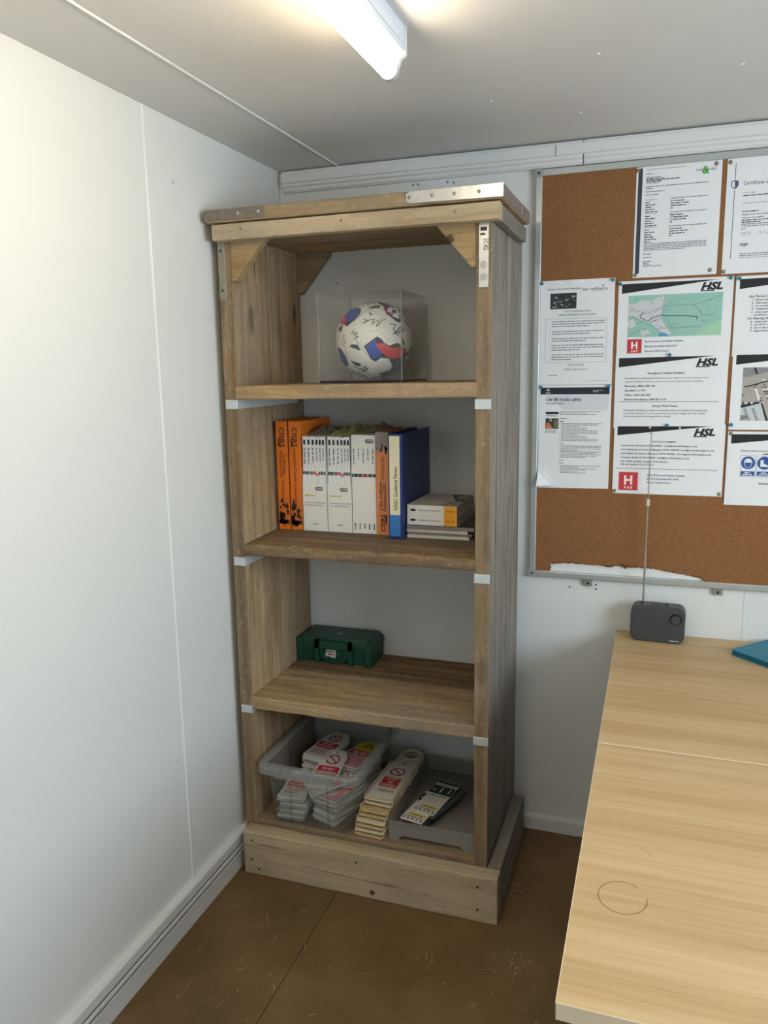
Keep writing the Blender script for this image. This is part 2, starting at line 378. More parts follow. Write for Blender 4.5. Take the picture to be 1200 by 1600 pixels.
# scratches and paint chips on the floor: too many to pick apart, one part
def scratches():
    r = random.Random(21); vv, ff = [], []
    def sliver(pts, w):
        k = len(vv); n = len(pts)
        for i, (x, y) in enumerate(pts):
            x2, y2 = pts[min(i+1, n-1)]; x1, y1 = pts[max(i-1, 0)]
            dx, dy = x2-x1, y2-y1; l = math.hypot(dx, dy) or 1
            ww = w*(0.25+0.75*math.sin(PI*(i+0.5)/n))*r.uniform(0.6, 1.2)
            vv.append((x-dy/l*ww/2, y+dx/l*ww/2, 0.0004)); vv.append((x+dy/l*ww/2, y-dx/l*ww/2, 0.0004))
        for i in range(n-1): ff.append((k+2*i, k+2*i+1, k+2*i+3, k+2*i+2))
    for i in range(95):
        x, y = r.uniform(0.05, 1.05), r.uniform(-1.6, -0.53)
        a = r.choice((PI/2+r.gauss(0, 0.35), r.uniform(0, PI))); L_ = r.choice((0.006, 0.010, 0.014, 0.022, 0.035, 0.07))*r.uniform(0.6, 1.3)
        pts = []
        for j in range(6):
            pts.append((x+math.cos(a)*L_*j/5, y+math.sin(a)*L_*j/5)); a += r.gauss(0, 0.07)
        sliver(pts, 0.0006 if L_ > 0.03 else 0.0014)
    for i in range(60):
        x, y = r.uniform(0.05, 1.1), r.uniform(-1.6, -0.1)
        if 0.03 < x < 0.82 and y > -0.51: continue
        s = r.uniform(0.0012, 0.0032); k = len(vv); a = r.uniform(0, 6)
        for j in range(5): vv.append((x+s*r.uniform(.5, 1.2)*math.cos(a+j*1.257), y+s*r.uniform(.5, 1.2)*math.sin(a+j*1.257), 0.0004))
        ff.append(tuple(range(k, k+5)))
    for c in ((0.88, -0.62, 26), (0.93, -1.02, 16), (0.84, -0.36, 10)):
        for i in range(c[2]):
            x, y = r.gauss(c[0], 0.018), r.gauss(c[1], 0.03); s = r.uniform(0.0012, 0.0034); k = len(vv); a = r.uniform(0, 6)
            for j in range(5): vv.append((x+s*r.uniform(.5, 1.2)*math.cos(a+j*1.257), y+s*r.uniform(.5, 1.2)*math.sin(a+j*1.257), 0.0004))
            ff.append(tuple(range(k, k+5)))
    me = bpy.data.meshes.new('floor_scratches'); me.from_pydata(vv, [], ff); me.materials.append(mat('bare_scratch', (196, 174, 138), rough=0.8, var=0.25))
    return tag(place(me, 'floor_scratches', fl), 'pale scratches and chips in the brown floor paint', kind='stuff')
scratches()

cl = struct('ceiling', box(-0.06, XR+0.06, YR-0.06, 0.06, H+0.004, H+0.06), M_ceil)
for a, b, dz in ((0.0, 0.2035, -0.002), (0.2055, 1.4235, 0), (1.4255, 2.6435, 0), (2.6455, XR, 0)):
    finish(box(a, b, YR, 0.0, H+dz, H+0.006), 'ceiling_panel', M_ceil, cl)
finish(box(0.2005, 0.2045, YR, -0.001, H-0.0045, H+0.001, 0.001), 'joint_strip', M_trim, cl)
for x, y in ((1.02, -0.99), (1.02, -0.62), (0.76, -0.42), (1.30, -0.45), (0.95, -0.25)):
    finish(lathe(bmesh.new(), (x, y, H+0.001), (0, 0, -1), ((0, 0.004), (0.0025, 0.0035), (0.0035, 0.0015)), 10), 'rivet', M_trim, cl)

wl = struct('wall_left', box(-0.06, -0.004, YR-0.06, 0.06, 0, H+0.004), M_wall)
for a, b in ((YR, -3.157), (-3.153, -1.937), (-1.933, -0.714), (-0.710, 0.0)):
    finish(box(-0.005, 0.0, a, b, 0, H, 0.0006, 1), 'wall_panel', M_wall, wl)
for y in (-0.712, -1.935, -3.155):
    bm = bmesh.new(); bcyl(bm, (-0.0015, y, 0.11), (-0.0015, y, H-0.001), 0.0046, seg=12); finish(bm, 'joint_strip', M_wall, wl, smooth=False)
wb = struct('wall_back', box(-0.06, XR+0.06, 0.034, 0.06, 0, H+0.004), M_wallb)
HOLES = ((0.439, 2.035), (0.455, 2.035), (0.546, 2.033), (0.565, 2.031), (0.930, 0.826), (1.008, 0.838), (1.008, 0.824), (0.186, 1.762), (0.315, 1.398), (0.522, 1.398), (0.507, 1.209), (0.62, 1.212))
for a, b in ((0.0, 0.2035), (0.2055, 1.4225), (1.4245, 2.6415), (2.6435, XR)):      # panels with real screw holes drilled through into the cavity
    hl = [[(x+0.0030*math.cos(-k*PI/5), z+0.0030*math.sin(-k*PI/5)) for k in range(10)] for x, z in HOLES if a < x < b]
    finish(plate([(a, 0), (b, 0), (b, H), (a, H)], hl, (0, 0.005, 0), (1, 0, 0), (0, 0, 1), 0.005), 'wall_panel', M_wallb, wb)
for x in (0.2045, 1.4235):
    finish(box(x-0.004, x+0.004, -0.0012, 0.001, 0.045, H, 0.0008, 1), 'joint_strip', M_wallb, wb)
finish(cyl((0.0006, -0.604, 1.958), (-0.001, -0.604, 1.958), 0.006, seg=10), 'filled_hole', mat('filler_grey', (200, 202, 205)), wl)
struct('wall_rear', box(-0.06, XR+0.06, YR-0.06, YR, 0, H+0.004), M_wall)  # unseen wall, set close behind the camera to bounce light onto the bookcase
y0, y1, z0, z1 = WIN
bm = bmesh.new()
for a, b, c, d in ((YR-0.06, y0, 0, H+0.004), (y1, 0.06, 0, H+0.004), (y0, y1, 0, z0), (y0, y1, z1, H+0.004)): bbox(bm, XR, XR+0.06, a, b, c, d)
struct('wall_right', bm, M_wall)
wn = struct('window_1', box(XR+0.012, XR+0.016, y0+0.045, y1-0.045, z0+0.045, z1-0.045), clear_plastic('window_glass', (0.97, 0.985, 0.99), 0.0, 0.0, 0.0, 1.45))
for a, b, c, d in ((y0, y1, z0, z0+0.05), (y0, y1, z1-0.05, z1), (y0, y0+0.05, z0+0.05, z1-0.05), (y1-0.05, y1, z0+0.05, z1-0.05), ((y0+y1)/2-0.03, (y0+y1)/2+0.03, z0+0.05, z1-0.05)):
    finish(box(XR-0.005, XR+0.055, a, b, c, d, 0.004), 'window_frame', M_trim, wn)

# skirting trunking along the left wall (profile: x out from wall, z up), and skirting on the back wall
prof = [(0, 0), (0.019, 0), (0.019, 0.049), (0.0225, 0.051), (0.0225, 0.0575), (0.0205, 0.0580), (0.006, 0.0480), (0.002, 0.0480), (0.002, 0.0620), (0.0215, 0.0635), (0.0235, 0.0695), (0.0225, 0.0765), (0.0205, 0.0770), (0.006, 0.0660), (0.004, 0.0660), (0.004, 0.0815), (0.0210, 0.0830), (0.022, 0.108), (0.019, 0.1125), (0.0, 0.1135)]
struct('baseboard_left', plate([(x, z) for x, z in prof], [], (0, -0.001, 0), (1, 0, 0), (0, 0, 1), abs(YR)-0.01), M_trim)
struct('baseboard_back', plate([(0, 0), (0.014, 0), (0.014, 0.040), (0.011, 0.047), (0, 0.05)], [], (XR-0.005, 0, 0), (0, -1, 0), (0, 0, 1), XR-0.03), M_skirt)
# ceiling trunking on the back wall
TP = [(0, 2.043), (0.012, 2.043), (0.018, 2.049), (0.018, 2.056), (0.024, 2.060), (0.024, 2.104), (0.0, 2.104)]
tr = struct('trim_1', plate(TP, [], (0.9365, 0, 0), (0, -1, 0), (0, 0, 1), 0.9195), M_trim)
finish(plate(TP, [], (XR-0.003, 0, 0), (0, -1, 0), (0, 0, 1), XR-0.003-0.9395), 'trunking_length', M_trim, tr)
for a, b in ((0.018, 0.8615), (0.8645, 2.70)):
    finish(plate([(0.0235, 2.068), (0.030, 2.070), (0.030, 2.096), (0.0235, 2.098)], [], (b, 0, 0), (0, -1, 0), (0, 0, 1), b-a), 'trunking_cover', M_trim, tr)
finish(box(0.0005, 0.016, -0.010, 0.0, 0.115, 2.1045, 0.003), 'corner_bead', M_trim, tr)

# fluorescent batten
def batten(x, y, strength, label):
    t = thing('fluorescent_light', label, 'ceiling light', (x, y, H))
    Lb = 1.52
    body = [(-0.026, 0), (-0.026, -0.046), (-0.023, -0.050), (0.023, -0.050), (0.026, -0.046), (0.026, 0)]
    finish(plate(body, [], (0, 0.0, 0.001), (-1, 0, 0), (0, 0, 1), Lb), 'batten_body', mat('batten_white', (214, 220, 228), rough=0.4, var=0.02), t).location = (0, -Lb, 0)
    for s in (-1, 1):
        finish(box(s*0.0262-0.0012, s*0.0262+0.0012, -Lb+0.004, -0.004, -0.034, -0.031), 'body_ridge', MATS['batten_white'], t)
    for y in (-0.004, -Lb+0.004):
        finish(plate([(-0.028, 0.0), (-0.028, -0.048), (-0.018, -0.056), (-0.011, -0.074), (-0.006, -0.086), (0.006, -0.086), (0.011, -0.074), (0.018, -0.056), (0.028, -0.048), (0.028, 0.0)], [], (0, y+0.010, 0), (1, 0, 0), (0, 0, 1), 0.012), 'end_cap', mat('end_cap_white', (222, 224, 222), rough=0.35), t)
    em = mat('lit_tube_%d' % strength, (255, 252, 244), rough=0.4, emit=((255, 232, 198), strength))
    finish(cyl((0, -0.018, -0.076), (0, -Lb+0.018, -0.076), 0.0165, seg=24), 'tube', em, t, smooth=False)
    for y in (-0.006, -Lb+0.006):
        finish(cyl((0, y, -0.076), (0, y-0.014*(1 if y > -0.5 else -1), -0.076), 0.0170, seg=20), 'tube_cap', mat('aluminium_cap', (205, 208, 205), rough=0.4, metal=0.3), t)
batten(0.669, -0.885, TUBE_STRENGTH, 'lit white fluorescent tube light fixed lengthways to the ceiling near the bookcase')

# ------------------------------------------------------------------ the scaffold-board bookcase
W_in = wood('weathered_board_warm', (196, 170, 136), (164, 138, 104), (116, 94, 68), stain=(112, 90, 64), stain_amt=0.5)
W_edge = wood('board_edge_tan', (200, 174, 134), (172, 144, 103), (120, 97, 66), stain=(112, 90, 64), stain_amt=0.4, knots=0.5, pale=0.35)
W_grey = wood('weathered_board_grey', (172, 166, 155), (140, 132, 122), (94, 87, 79), stain=(88, 80, 72), knots=0.5, pale=0.2, palec=(205, 202, 192))
W_pale = wood('pale_sawn_board', (212, 194, 162), (192, 171, 137), (148, 126, 96), stain=(160, 136, 104), stain_amt=0.4, knots=0.6, pale=0.45, palec=(210, 202, 184))
W_up = wood('upright_edge_brown', (176, 150, 114), (146, 121, 88), (102, 82, 58), stain=(96, 76, 54), stain_amt=0.5, knots=0.5, pale=0.3)
W_worn = wood('dirty_worn_board', (164, 135, 97), (132, 104, 72), (80, 61, 41), stain=(66, 50, 35), stain_amt=0.6, knots=0.9, pale=0.25)
W_bot = wood('dusty_shelf_board', (196, 171, 133), (166, 138, 101), (116, 93, 65), stain=(98, 78, 56), stain_amt=0.5, knots=0.5, pale=0.5, palec=(208, 197, 172))

bk = thing('bookcase', 'tall open bookcase of weathered scaffold boards with metal straps in the corner', 'bookcase', (0, 0, 0))
XL, XRR, D = 0.0242, 0.7715, -0.447
T = 0.038
def board(name, m, L_, W_, T_, mtx, seed, jit=0.0012, wear=None, r=0.004, n=36):
    o = finish(board_bm(L_, W_, T_, seed, jit, n, r, wear), name, m, bk, smooth=False); o.matrix_local = mtx
    return o
def frame(O, X, Y):                    # matrix with local x -> X, local y -> Y
    X, Y = Vector(X).normalized(), Vector(Y).normalized(); Z = X.cross(Y)
    return Matrix(((X.x, Y.x, Z.x, O[0]), (X.y, Y.y, Z.y, O[1]), (X.z, Y.z, Z.z, O[2]), (0, 0, 0, 1)))
# uprights: grain up; local x->+z, local y->+y (depth), local z -> z cross y = -x
UH = 1.874
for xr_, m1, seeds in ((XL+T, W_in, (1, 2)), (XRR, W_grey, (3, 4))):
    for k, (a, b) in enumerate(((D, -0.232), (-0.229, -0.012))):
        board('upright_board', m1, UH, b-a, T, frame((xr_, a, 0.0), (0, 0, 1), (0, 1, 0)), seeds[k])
# warm front edging of the right upright, as in the photograph the cut edge is browner than the grey face
board('upright_edge', W_up, UH-0.002, 0.0375, 0.004, frame((XRR-T+0.0002, D-0.0025, 0.001), (0, 0, 1), (1, 0, 0)), 5, jit=0.0004, r=0.001)
board('upright_edge', W_up, UH-0.002, 0.0375, 0.004, frame((XL+0.0002, D-0.0025, 0.001), (0, 0, 1), (1, 0, 0)), 6, jit=0.0004, r=0.001)
# shelves: local x->+x, local y->+y, z up
Lsh = (XRR-T)-(XL+T)
x_sh = XL+T
def wear2b(x, y, z):
    if y < 0.03 and z > 0.015:
        z -= max(0, 1-y/0.03)*(0.006+0.007*noise.noise(Vector((x*11, 3.3, 0)))+0.006*noise.noise(Vector((x*31, 1.3, 0))))
        y += 0.005*noise.noise(Vector((x*17, 9.1, z*40)))
    return y, z
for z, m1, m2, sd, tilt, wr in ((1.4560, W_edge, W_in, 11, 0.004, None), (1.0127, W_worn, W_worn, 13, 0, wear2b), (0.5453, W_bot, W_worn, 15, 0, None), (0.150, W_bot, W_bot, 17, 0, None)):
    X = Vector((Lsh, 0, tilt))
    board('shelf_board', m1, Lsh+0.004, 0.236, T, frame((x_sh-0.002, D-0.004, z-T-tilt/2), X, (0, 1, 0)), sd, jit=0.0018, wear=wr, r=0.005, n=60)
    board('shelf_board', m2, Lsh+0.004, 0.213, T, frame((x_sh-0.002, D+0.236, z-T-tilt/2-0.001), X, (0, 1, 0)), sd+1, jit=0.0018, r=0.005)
# plinth and fascia
board('plinth_board', W_pale, 0.768, 0.137, 0.048, frame((0.0425, -0.455, 0.0), (1, 0, 0), (0, 0, 1)), 21, jit=0.0016, r=0.003)
board('plinth_board', W_grey, 0.40, 0.137, 0.037, frame((0.8105, -0.4555, 0.0), (0, 1, 0), (0, 0, 1)), 22, jit=0.002, r=0.004).location.x = 0.773
board('fascia_board', W_pale, 0.764, 0.040, 0.036, frame((0.032, -0.450, 1.833), (1, 0, 0), (0, 0, 1)), 23, jit=0.0012, r=0.003)
board('fascia_board', W_grey, 0.352, 0.040, 0.022, frame((0.7735, -0.4495, 1.833), (0, 1, 0), (0, 0, 1)), 24, jit=0.0012, r=0.003)
# top deck
for k, (a, b) in enumerate(((-0.494, -0.305), (-0.302, -0.11))):
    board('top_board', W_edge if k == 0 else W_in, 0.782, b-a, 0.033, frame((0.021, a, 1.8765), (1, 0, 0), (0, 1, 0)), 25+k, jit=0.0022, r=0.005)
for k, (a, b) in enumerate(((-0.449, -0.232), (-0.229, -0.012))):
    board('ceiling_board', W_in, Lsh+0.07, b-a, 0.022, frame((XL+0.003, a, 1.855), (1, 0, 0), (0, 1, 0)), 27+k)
# gussets
def gusset(x, sx, y0_, m, seed, w_=0.100, h_=0.104):
    z1_ = 1.856
    pts = [(0, 0), (0.012, 0), (w_+0.012, h_+0.012), (w_+0.012, h_+0.02), (0, h_+0.02)]
    o = finish(plate([(sx*a, b) for a, b in pts], [], (0, 0, 0), (1, 0, 0), (0, 0, 1), 0.030), 'corner_gusset', m, bk)
    bmx = bmesh.new(); bmx.from_mesh(o.data); bmesh.ops.bevel(bmx, geom=bmx.edges[:], offset=0.0015, segments=1, affect='EDGES'); bmx.to_mesh(o.data); bmx.free()
    o.location = (x, y0_, z1_-h_-0.02)
    return o
gusset(XL+T, 1, D+0.030, W_edge, 1); gr_ = gusset(XRR-T, -1, D+0.030, W_edge, 2)
finish(cyl((-0.060, -0.0295, 0.062), (-0.068, -0.0312, 0.078), 0.007, seg=10), 'knot', mat('knot_brown', (96, 72, 48), rough=0.8, var=0.3, vscale=120), gr_)
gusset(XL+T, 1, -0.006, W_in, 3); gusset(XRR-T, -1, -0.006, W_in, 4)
# metal: straps on the deck edge, plates on the uprights, bands under the shelves
def screw(parent, p, ax, m=M_screw, r=0.0042):
    return finish(lathe(bmesh.new(), p, ax, ((-0.001, r), (0.0012, r), (0.0022, r*0.7), (0.0026, r*0.2)), 10), 'screw', m, parent)
st = finish(plate([(0.573, 1.886), (0.582, 1.881), (0.8065, 1.8795), (0.8065, 1.909), (0.582, 1.9075), (0.573, 1.9025)], [], (0, -0.4965, 0), (1, 0, 0), (0, 0, 1), 0.0022), 'edge_strap', M_galv, bk)
for x in (0.581, 0.637, 0.691, 0.750): screw(st, (x, -0.4985, 1.8945), (0, -1, 0))
sr = finish(box(0.8035, 0.8068, -0.4985, -0.235, 1.8795, 1.909, 0.0006, 1), 'edge_strap', M_galv, bk)
finish(box(0.8035, 0.8075, -0.239, -0.110, 1.8800, 1.910, 0.0006, 1), 'edge_strap', M_galv, bk)
sl = finish(box(0.0185, 0.191, -0.4985, -0.4955, 1.881, 1.907, 0.0012, 2), 'edge_strap', M_galv2, bk)
for x, c in ((0.034, 0), (0.119, 1), (0.150, 0), (0.178, 1)): screw(sl, (x, -0.4983, 1.894), (0, -1, 0), M_galv if c else M_galv2, 0.0055 if not c else 0.004)
finish(box(0.0180, 0.0212, -0.4985, -0.30, 1.881, 1.907, 0.001), 'edge_strap', M_galv2, bk)
pl = finish(box(0.0262, 0.0462, D-0.0045, D-0.001, 1.686, 1.835, 0.0008, 1), 'face_plate', M_dull, bk)
for z in (1.812, 1.709): screw(pl, (0.0362, D-0.0042, z), (0, -1, 0), M_nail, 0.0036)
pr_ = finish(box(0.7400, 0.7645, D-0.0055, D-0.001, 1.683, 1.835, 0.0012, 2), 'face_plate', M_galv, bk)
pp = Print(pr_, (0.7400, D-0.0056, 1.835)); Mk = mat('stamped_grey', (120, 120, 118), rough=0.6, metal=0.4)
pp.text('stamped_lettering', Mk, 'SC42', 0.0125, 0.052, 0.011, width=0.028, align='C', rot=1, bold=0.02)
for yy, rr_ in ((0.099, 0.0085), (0.127, 0.008)):
    pp.disc('stamped_ring', Mk, 0.0122, yy, rr_, 1, rr_*0.8); pp.disc('stamped_ring', Mk, 0.0122, yy, rr_*0.45, 1, rr_*0.2)
pp.rect('tar_smear', mat('tar_dark', (58, 56, 52), rough=0.6, var=0.3), 0.004, 0.012, 0.016, 0.009); pp.rect('tar_smear', MATS['tar_dark'], 0.003, 0.026, 0.012, 0.005)
pp.flush()
for (z0_, z1_) in ((1.391, 1.416), (0.9435, 0.968), (0.493, 0.5165)):
    for s in (0, 1):
        bm = bmesh.new()
        xa, xb = ((XL-0.0005+0.004, XL+T+0.0018) if s == 0 else (XRR-T-0.0018, XRR+0.0008))
        bbox(bm, xa, xb, D-0.0055, D-0.001, z0_, z1_, 0.0008, 1)
        sb = finish(bm, 'support_band', M_band, bk); xs = (XL+T-0.0005, XL+T+0.0012) if s == 0 else (XRR-T-0.0012, XRR-T+0.0005)
        finish(box(xs[0], xs[1], D-0.0008, -0.06, z0_, z1_), 'band_side', M_band, sb)
for x, z in ((0.069, 0.111), (0.066, 0.048), (0.405, 0.107), (0.757, 0.107), (0.757, 0.038), (0.09, 0.02)):
    finish(cyl((x, -0.502, z), (x, -0.5045, z), 0.0034, seg=8), 'nail', M_nail, bk)
finish(cyl((0.452, -0.501, 0.022), (0.452, -0.5042, 0.022), 0.008, seg=12), 'knot', mat('knot_brown', (96, 72, 48), rough=0.8, var=0.3, vscale=120), bk)
for x in (0.119, 0.691, 0.40): screw(bk, (x, -0.4862, 1.857), (0, -1, 0), M_screw, 0.004)

# ------------------------------------------------------------------ prints' inks
K_black = mat('ink_black', (22, 24, 28), rough=0.6)
K_text = mat('ink_text', (58, 60, 68), rough=0.7)
K_grey = mat('ink_small_print', (132, 136, 146), rough=0.7)
K_faint = mat('ink_faint', (176, 180, 190), rough=0.7)
K_navy = mat('ink_navy', (26, 38, 54), rough=0.6)
K_red = mat('ink_red', (202, 52, 58), rough=0.6)
K_redd = mat('ink_deep_red', (176, 30, 40), rough=0.6)
K_white = mat('ink_white', (238, 238, 236), rough=0.6)
K_green = mat('ink_green', (70, 160, 60), rough=0.6)
K_dgreen = mat('ink_dark_green', (24, 52, 48), rough=0.6)
K_yellow = mat('ink_yellow', (220, 196, 40), rough=0.6)
K_amber = mat('ink_amber', (240, 168, 30), rough=0.55)
K_blue = mat('ink_blue', (38, 84, 160), rough=0.6)
K_teal = mat('ink_teal', (60, 140, 140), rough=0.6)
M_paper = mat('white_paper', (234, 236, 240), rough=0.65, spec=0.3, var=0.012, vscale=12)
M_pages = mat('page_edges', (214, 210, 200), rough=0.85, var=0.1, vscale=200)

# ------------------------------------------------------------------ football in its display case
def football():
    c = Vector((0.379, -0.203, 1.5735)); r = 0.1105
    ph = (1+5**0.5)/2
    V12 = [Vector(v).normalized() for v in [(0, s1, s2*ph) for s1 in (1, -1) for s2 in (1, -1)]+[(s1, s2*ph, 0) for s1 in (1, -1) for s2 in (1, -1)]+[(s2*ph, 0, s1) for s1 in (1, -1) for s2 in (1, -1)]]
    cen = [(v, 0.0) for v in V12]
    for i in range(12):
        for j in range(i+1, 12):
            for k in range(j+1, 12):
                a, b, d = V12[i], V12[j], V12[k]
                if a.dot(b) > 0.4 and a.dot(d) > 0.4 and b.dot(d) > 0.4: cen.append(((a+b+d).normalized(), 0.020))
    rot = Matrix.Rotation(0.5, 3, 'X') @ Matrix.Rotation(0.35, 3, 'Z')
    cen = [(rot @ v, w_) for v, w_ in cen]
    bm = bmesh.new(); bmesh.ops.create_icosphere(bm, subdivisions=6, radius=1)
    for v in bm.verts:
        n = v.co.normalized()
        ds = sorted((n.angle(q)-w_) for q, w_ in cen)
        g = ds[1]-ds[0]
        v.co = n*(r*(1-0.020*math.exp(-(g/0.045)**2)))
    o = thing('football', 'white signed football with blue, red and black patches inside a clear case', 'football', c)
    M = mat('ball_white', (232, 228, 216), rough=0.42, spec=0.45, var=0.03)
    finish(bm, 'ball_shell', M, o, smooth=True)
    # patches printed on the shell, laid out in the ball's own frame (facing the room)
    d = Vector((0.323, -0.946, -0.035)).normalized(); Rr = Vector((0, 0, 1)).cross(d).normalized(); Uu = d.cross(Rr)
    def onball(a, b, k=1.0035):
        u, v = (a-624)/352, -(b-558)/352
        q = math.hypot(u, v)
        if q > 0.985: u, v = u*0.985/q, v*0.985/q; q = 0.985
        return (Rr*u+Uu*v+d*math.sqrt(max(0, 1-u*u-v*v)))*r*k
    def patch(pts, m, name='patch', k=1.0035):
        bmp = bmesh.new(); cx = sum(p[0] for p in pts)/len(pts); cy = sum(p[1] for p in pts)/len(pts)
        tr_ = tessellate_polygon([[Vector((x, y, 0)) for x, y in pts]])
        vs_ = [bmp.verts.new((x, y, 0)) for x, y in pts]
        for t in tr_:
            try: bmp.faces.new([vs_[i] for i in t])
            except ValueError: pass
        bmesh.ops.subdivide_edges(bmp, edges=bmp.edges[:], cuts=7, use_grid_fill=True)
        bmesh.ops.triangulate(bmp, faces=bmp.faces[:])
        for v in bmp.verts: v.co = onball(v.co.x, v.co.y, k)
        finish(bmp, name, m, o, smooth=True)
    B = mat('patch_blue', (52, 82, 168), rough=0.4, var=0.25, vscale=60); Rd = mat('patch_red', (206, 52, 66), rough=0.4, var=0.15, vscale=60)
    Bk = mat('patch_black', (38, 40, 50), rough=0.4, var=0.3, vscale=60); Pu = mat('patch_purple', (74, 62, 120), rough=0.4, var=0.4, vscale=50)
    patch([(345, 395), (372, 312), (430, 275), (492, 264), (520, 284), (503, 332), (450, 382), (392, 428)], Bk)
    patch([(376, 318), (430, 279), (488, 268), (502, 328), (450, 372), (400, 392), (378, 360)], B, k=1.005)
    patch([(322, 392), (352, 345), (382, 338), (384, 398), (346, 412)], Rd, k=1.006)
    patch([(640, 205), (705, 208), (790, 235), (850, 285), (888, 335), (868, 402), (835, 396), (742, 326), (722, 262)], Bk)
    patch([(700, 225), (770, 235), (820, 270), (760, 268), (735, 300), (722, 262)], Pu, k=1.005)
    patch([(720, 250), (742, 268), (735, 315), (718, 278)], Rd, k=1.006)
    patch([(772, 262), (835, 280), (862, 322), (852, 374), (790, 345), (745, 300)], M_paper, 'badge', 1.006)
    patch([(752, 306), (800, 318), (802, 345), (770, 335)], mat('badge_pink', (214, 60, 140), rough=0.5), 'badge_mark', 1.008)
    patch([(790, 285), (825, 295), (822, 325), (795, 315)], K_text, 'badge_mark', 1.008)
    patch([(658, 520), (700, 545), (720, 575), (762, 600), (838, 576), (882, 612), (940, 640), (965, 600), (972, 650), (950, 760), (905, 800), (790, 780), (760, 712), (690, 702), (640, 738), (600, 712), (540, 600)], Bk)
    patch([(556, 600), (638, 545), (662, 590), (690, 650), (700, 692), (622, 716), (584, 668)], B, k=1.005)
    patch([(640, 584), (700, 576), (765, 612), (850, 622), (900, 640), (880, 705), (800, 716), (735, 694), (690, 650)], Rd, k=1.006)
    patch([(790, 735), (905, 740), (930, 770), (860, 850), (770, 895), (640, 905), (590, 885), (680, 872), (762, 832), (796, 780)], Bk)
    patch([(820, 740), (880, 742), (850, 830), (800, 850), (800, 790)], Pu, k=1.005)
    patch([(296, 612), (330, 620), (366, 680), (392, 770), (362, 784), (318, 722)], Pu)
    patch([(310, 650), (335, 650), (370, 740), (345, 745)], B, k=1.005)
    for q in ([(578, 274), (640, 252), (692, 250), (678, 276), (600, 278)], [(308, 455), (326, 424), (346, 418), (344, 456), (326, 474)], [(430, 584), (486, 588), (512, 642), (412, 602)],
              [(412, 722), (512, 756), (500, 778), (455, 768)], [(664, 846), (760, 818), (742, 852), (684, 862)], [(876, 530), (908, 590), (888, 602)], [(886, 350), (940, 420), (945, 450), (896, 376)], [(498, 276), (520, 284), (504, 296)]):
        patch(q, Bk)
    # pen signatures: ribbons on the shell
    def sig(strokes, wd=5.0):
        bmp = bmesh.new()
        for st_ in strokes:
            pts = []
            for (x0, y0_), (x1, y1_) in zip(st_, st_[1:]):
                for j in range(4): pts.append((x0+(x1-x0)*j/4, y0_+(y1_-y0_)*j/4))
            pts.append(st_[-1]); pv = None
            for i, (x, y) in enumerate(pts):
                xa, ya = pts[max(0, i-1)]; xb, yb = pts[min(len(pts)-1, i+1)]; dx, dy = xb-xa, yb-ya; l = math.hypot(dx, dy) or 1
                a = bmp.verts.new(onball(x-dy/l*wd/2, y+dx/l*wd/2, 1.009)); b = bmp.verts.new(onball(x+dy/l*wd/2, y-dx/l*wd/2, 1.009))
                if pv:
                    try: bmp.faces.new((pv[0], pv[1], b, a))
                    except ValueError: pass
                pv = (a, b)
        finish(bmp, 'signature', K_black, o)
    sig([[(540, 372), (575, 380), (530, 410), (600, 376), (640, 372), (610, 420), (680, 376), (650, 440), (720, 370), (735, 378)], [(590, 316), (606, 318), (596, 334), (622, 330)]])
    sig([[(772, 415), (826, 422), (800, 455), (822, 490), (795, 505), (838, 470), (860, 440), (870, 480), (835, 512), (826, 485), (900, 470)], [(880, 440), (892, 480)], [(800, 460), (830, 500)]], 7)
    sig([[(462, 460), (432, 490), (460, 500), (490, 480), (470, 520), (500, 515), (455, 535), (480, 550)], [(440, 475), (470, 490), (455, 515)], [(478, 560), (492, 575)]])
    sig([[(450, 775), (500, 800), (560, 770), (510, 830), (580, 785), (530, 835)], [(470, 835), (520, 800), (550, 820)]])
    sig([[(520, 236), (560, 222), (600, 214), (630, 210)], [(580, 245), (610, 230), (650, 222)]], 4)
    sig([[(365, 495), (360, 530), (370, 560), (378, 575)]], 4)
    # clear case around it
    t = thing('display_case', 'clear acrylic cube display case on the top shelf with black base', 'display case', (0.3815, -0.2045, 1.4570))
    Ac = clear_plastic('clear_acrylic', (0.992, 0.994, 0.993), 0.020, 0.025, 0.02, 1.45)
    Ae = clear_plastic('acrylic_edge', (0.85, 0.9, 0.88), 0.28, 0.1, 0.1, 1.45)
    hw, hd, z0_, z1_ = 0.1215, 0.125, 0.0, 0.2445
    finish(plate(rrect(hw, hd, 0.004), [], (0, 0, 0.0), (1, 0, 0), (0, 1, 0), 0.006), 'base', mat('black_acrylic', (20, 20, 22), rough=0.25), t)
    for nm, b in (('front_panel', (-hw, hw, -hd, -hd+0.003)), ('back_panel', (-hw, hw, hd-0.003, hd)), ('side_panel', (-hw, -hw+0.003, -hd+0.003, hd-0.003)), ('side_panel', (hw-0.003, hw, -hd+0.003, hd-0.003))):
        finish(box(b[0], b[1], b[2], b[3], 0.006, z1_-0.003), nm, Ac, t)
    finish(box(-hw, hw, -hd, hd, z1_-0.003, z1_), 'top_panel', Ac, t)
    for sx in (-1, 1):
        for sy in (-1, 1): finish(box(sx*hw-0.0012, sx*hw+0.0012, sy*hd-0.0012, sy*hd+0.0012, 0.006, z1_), 'polished_edge', Ae, t)
    finish(plate([(0.032*math.cos(a*PI/12), 0.032*math.sin(a*PI/12)) for a in range(24)], [[(0.026*math.cos(-a*PI/12), 0.026*math.sin(-a*PI/12)) for a in range(24)]], (0.0, 0.002, 0.006), (1, 0, 0), (0, 1, 0), 0.008), 'ball_ring', Ac, t)
football()

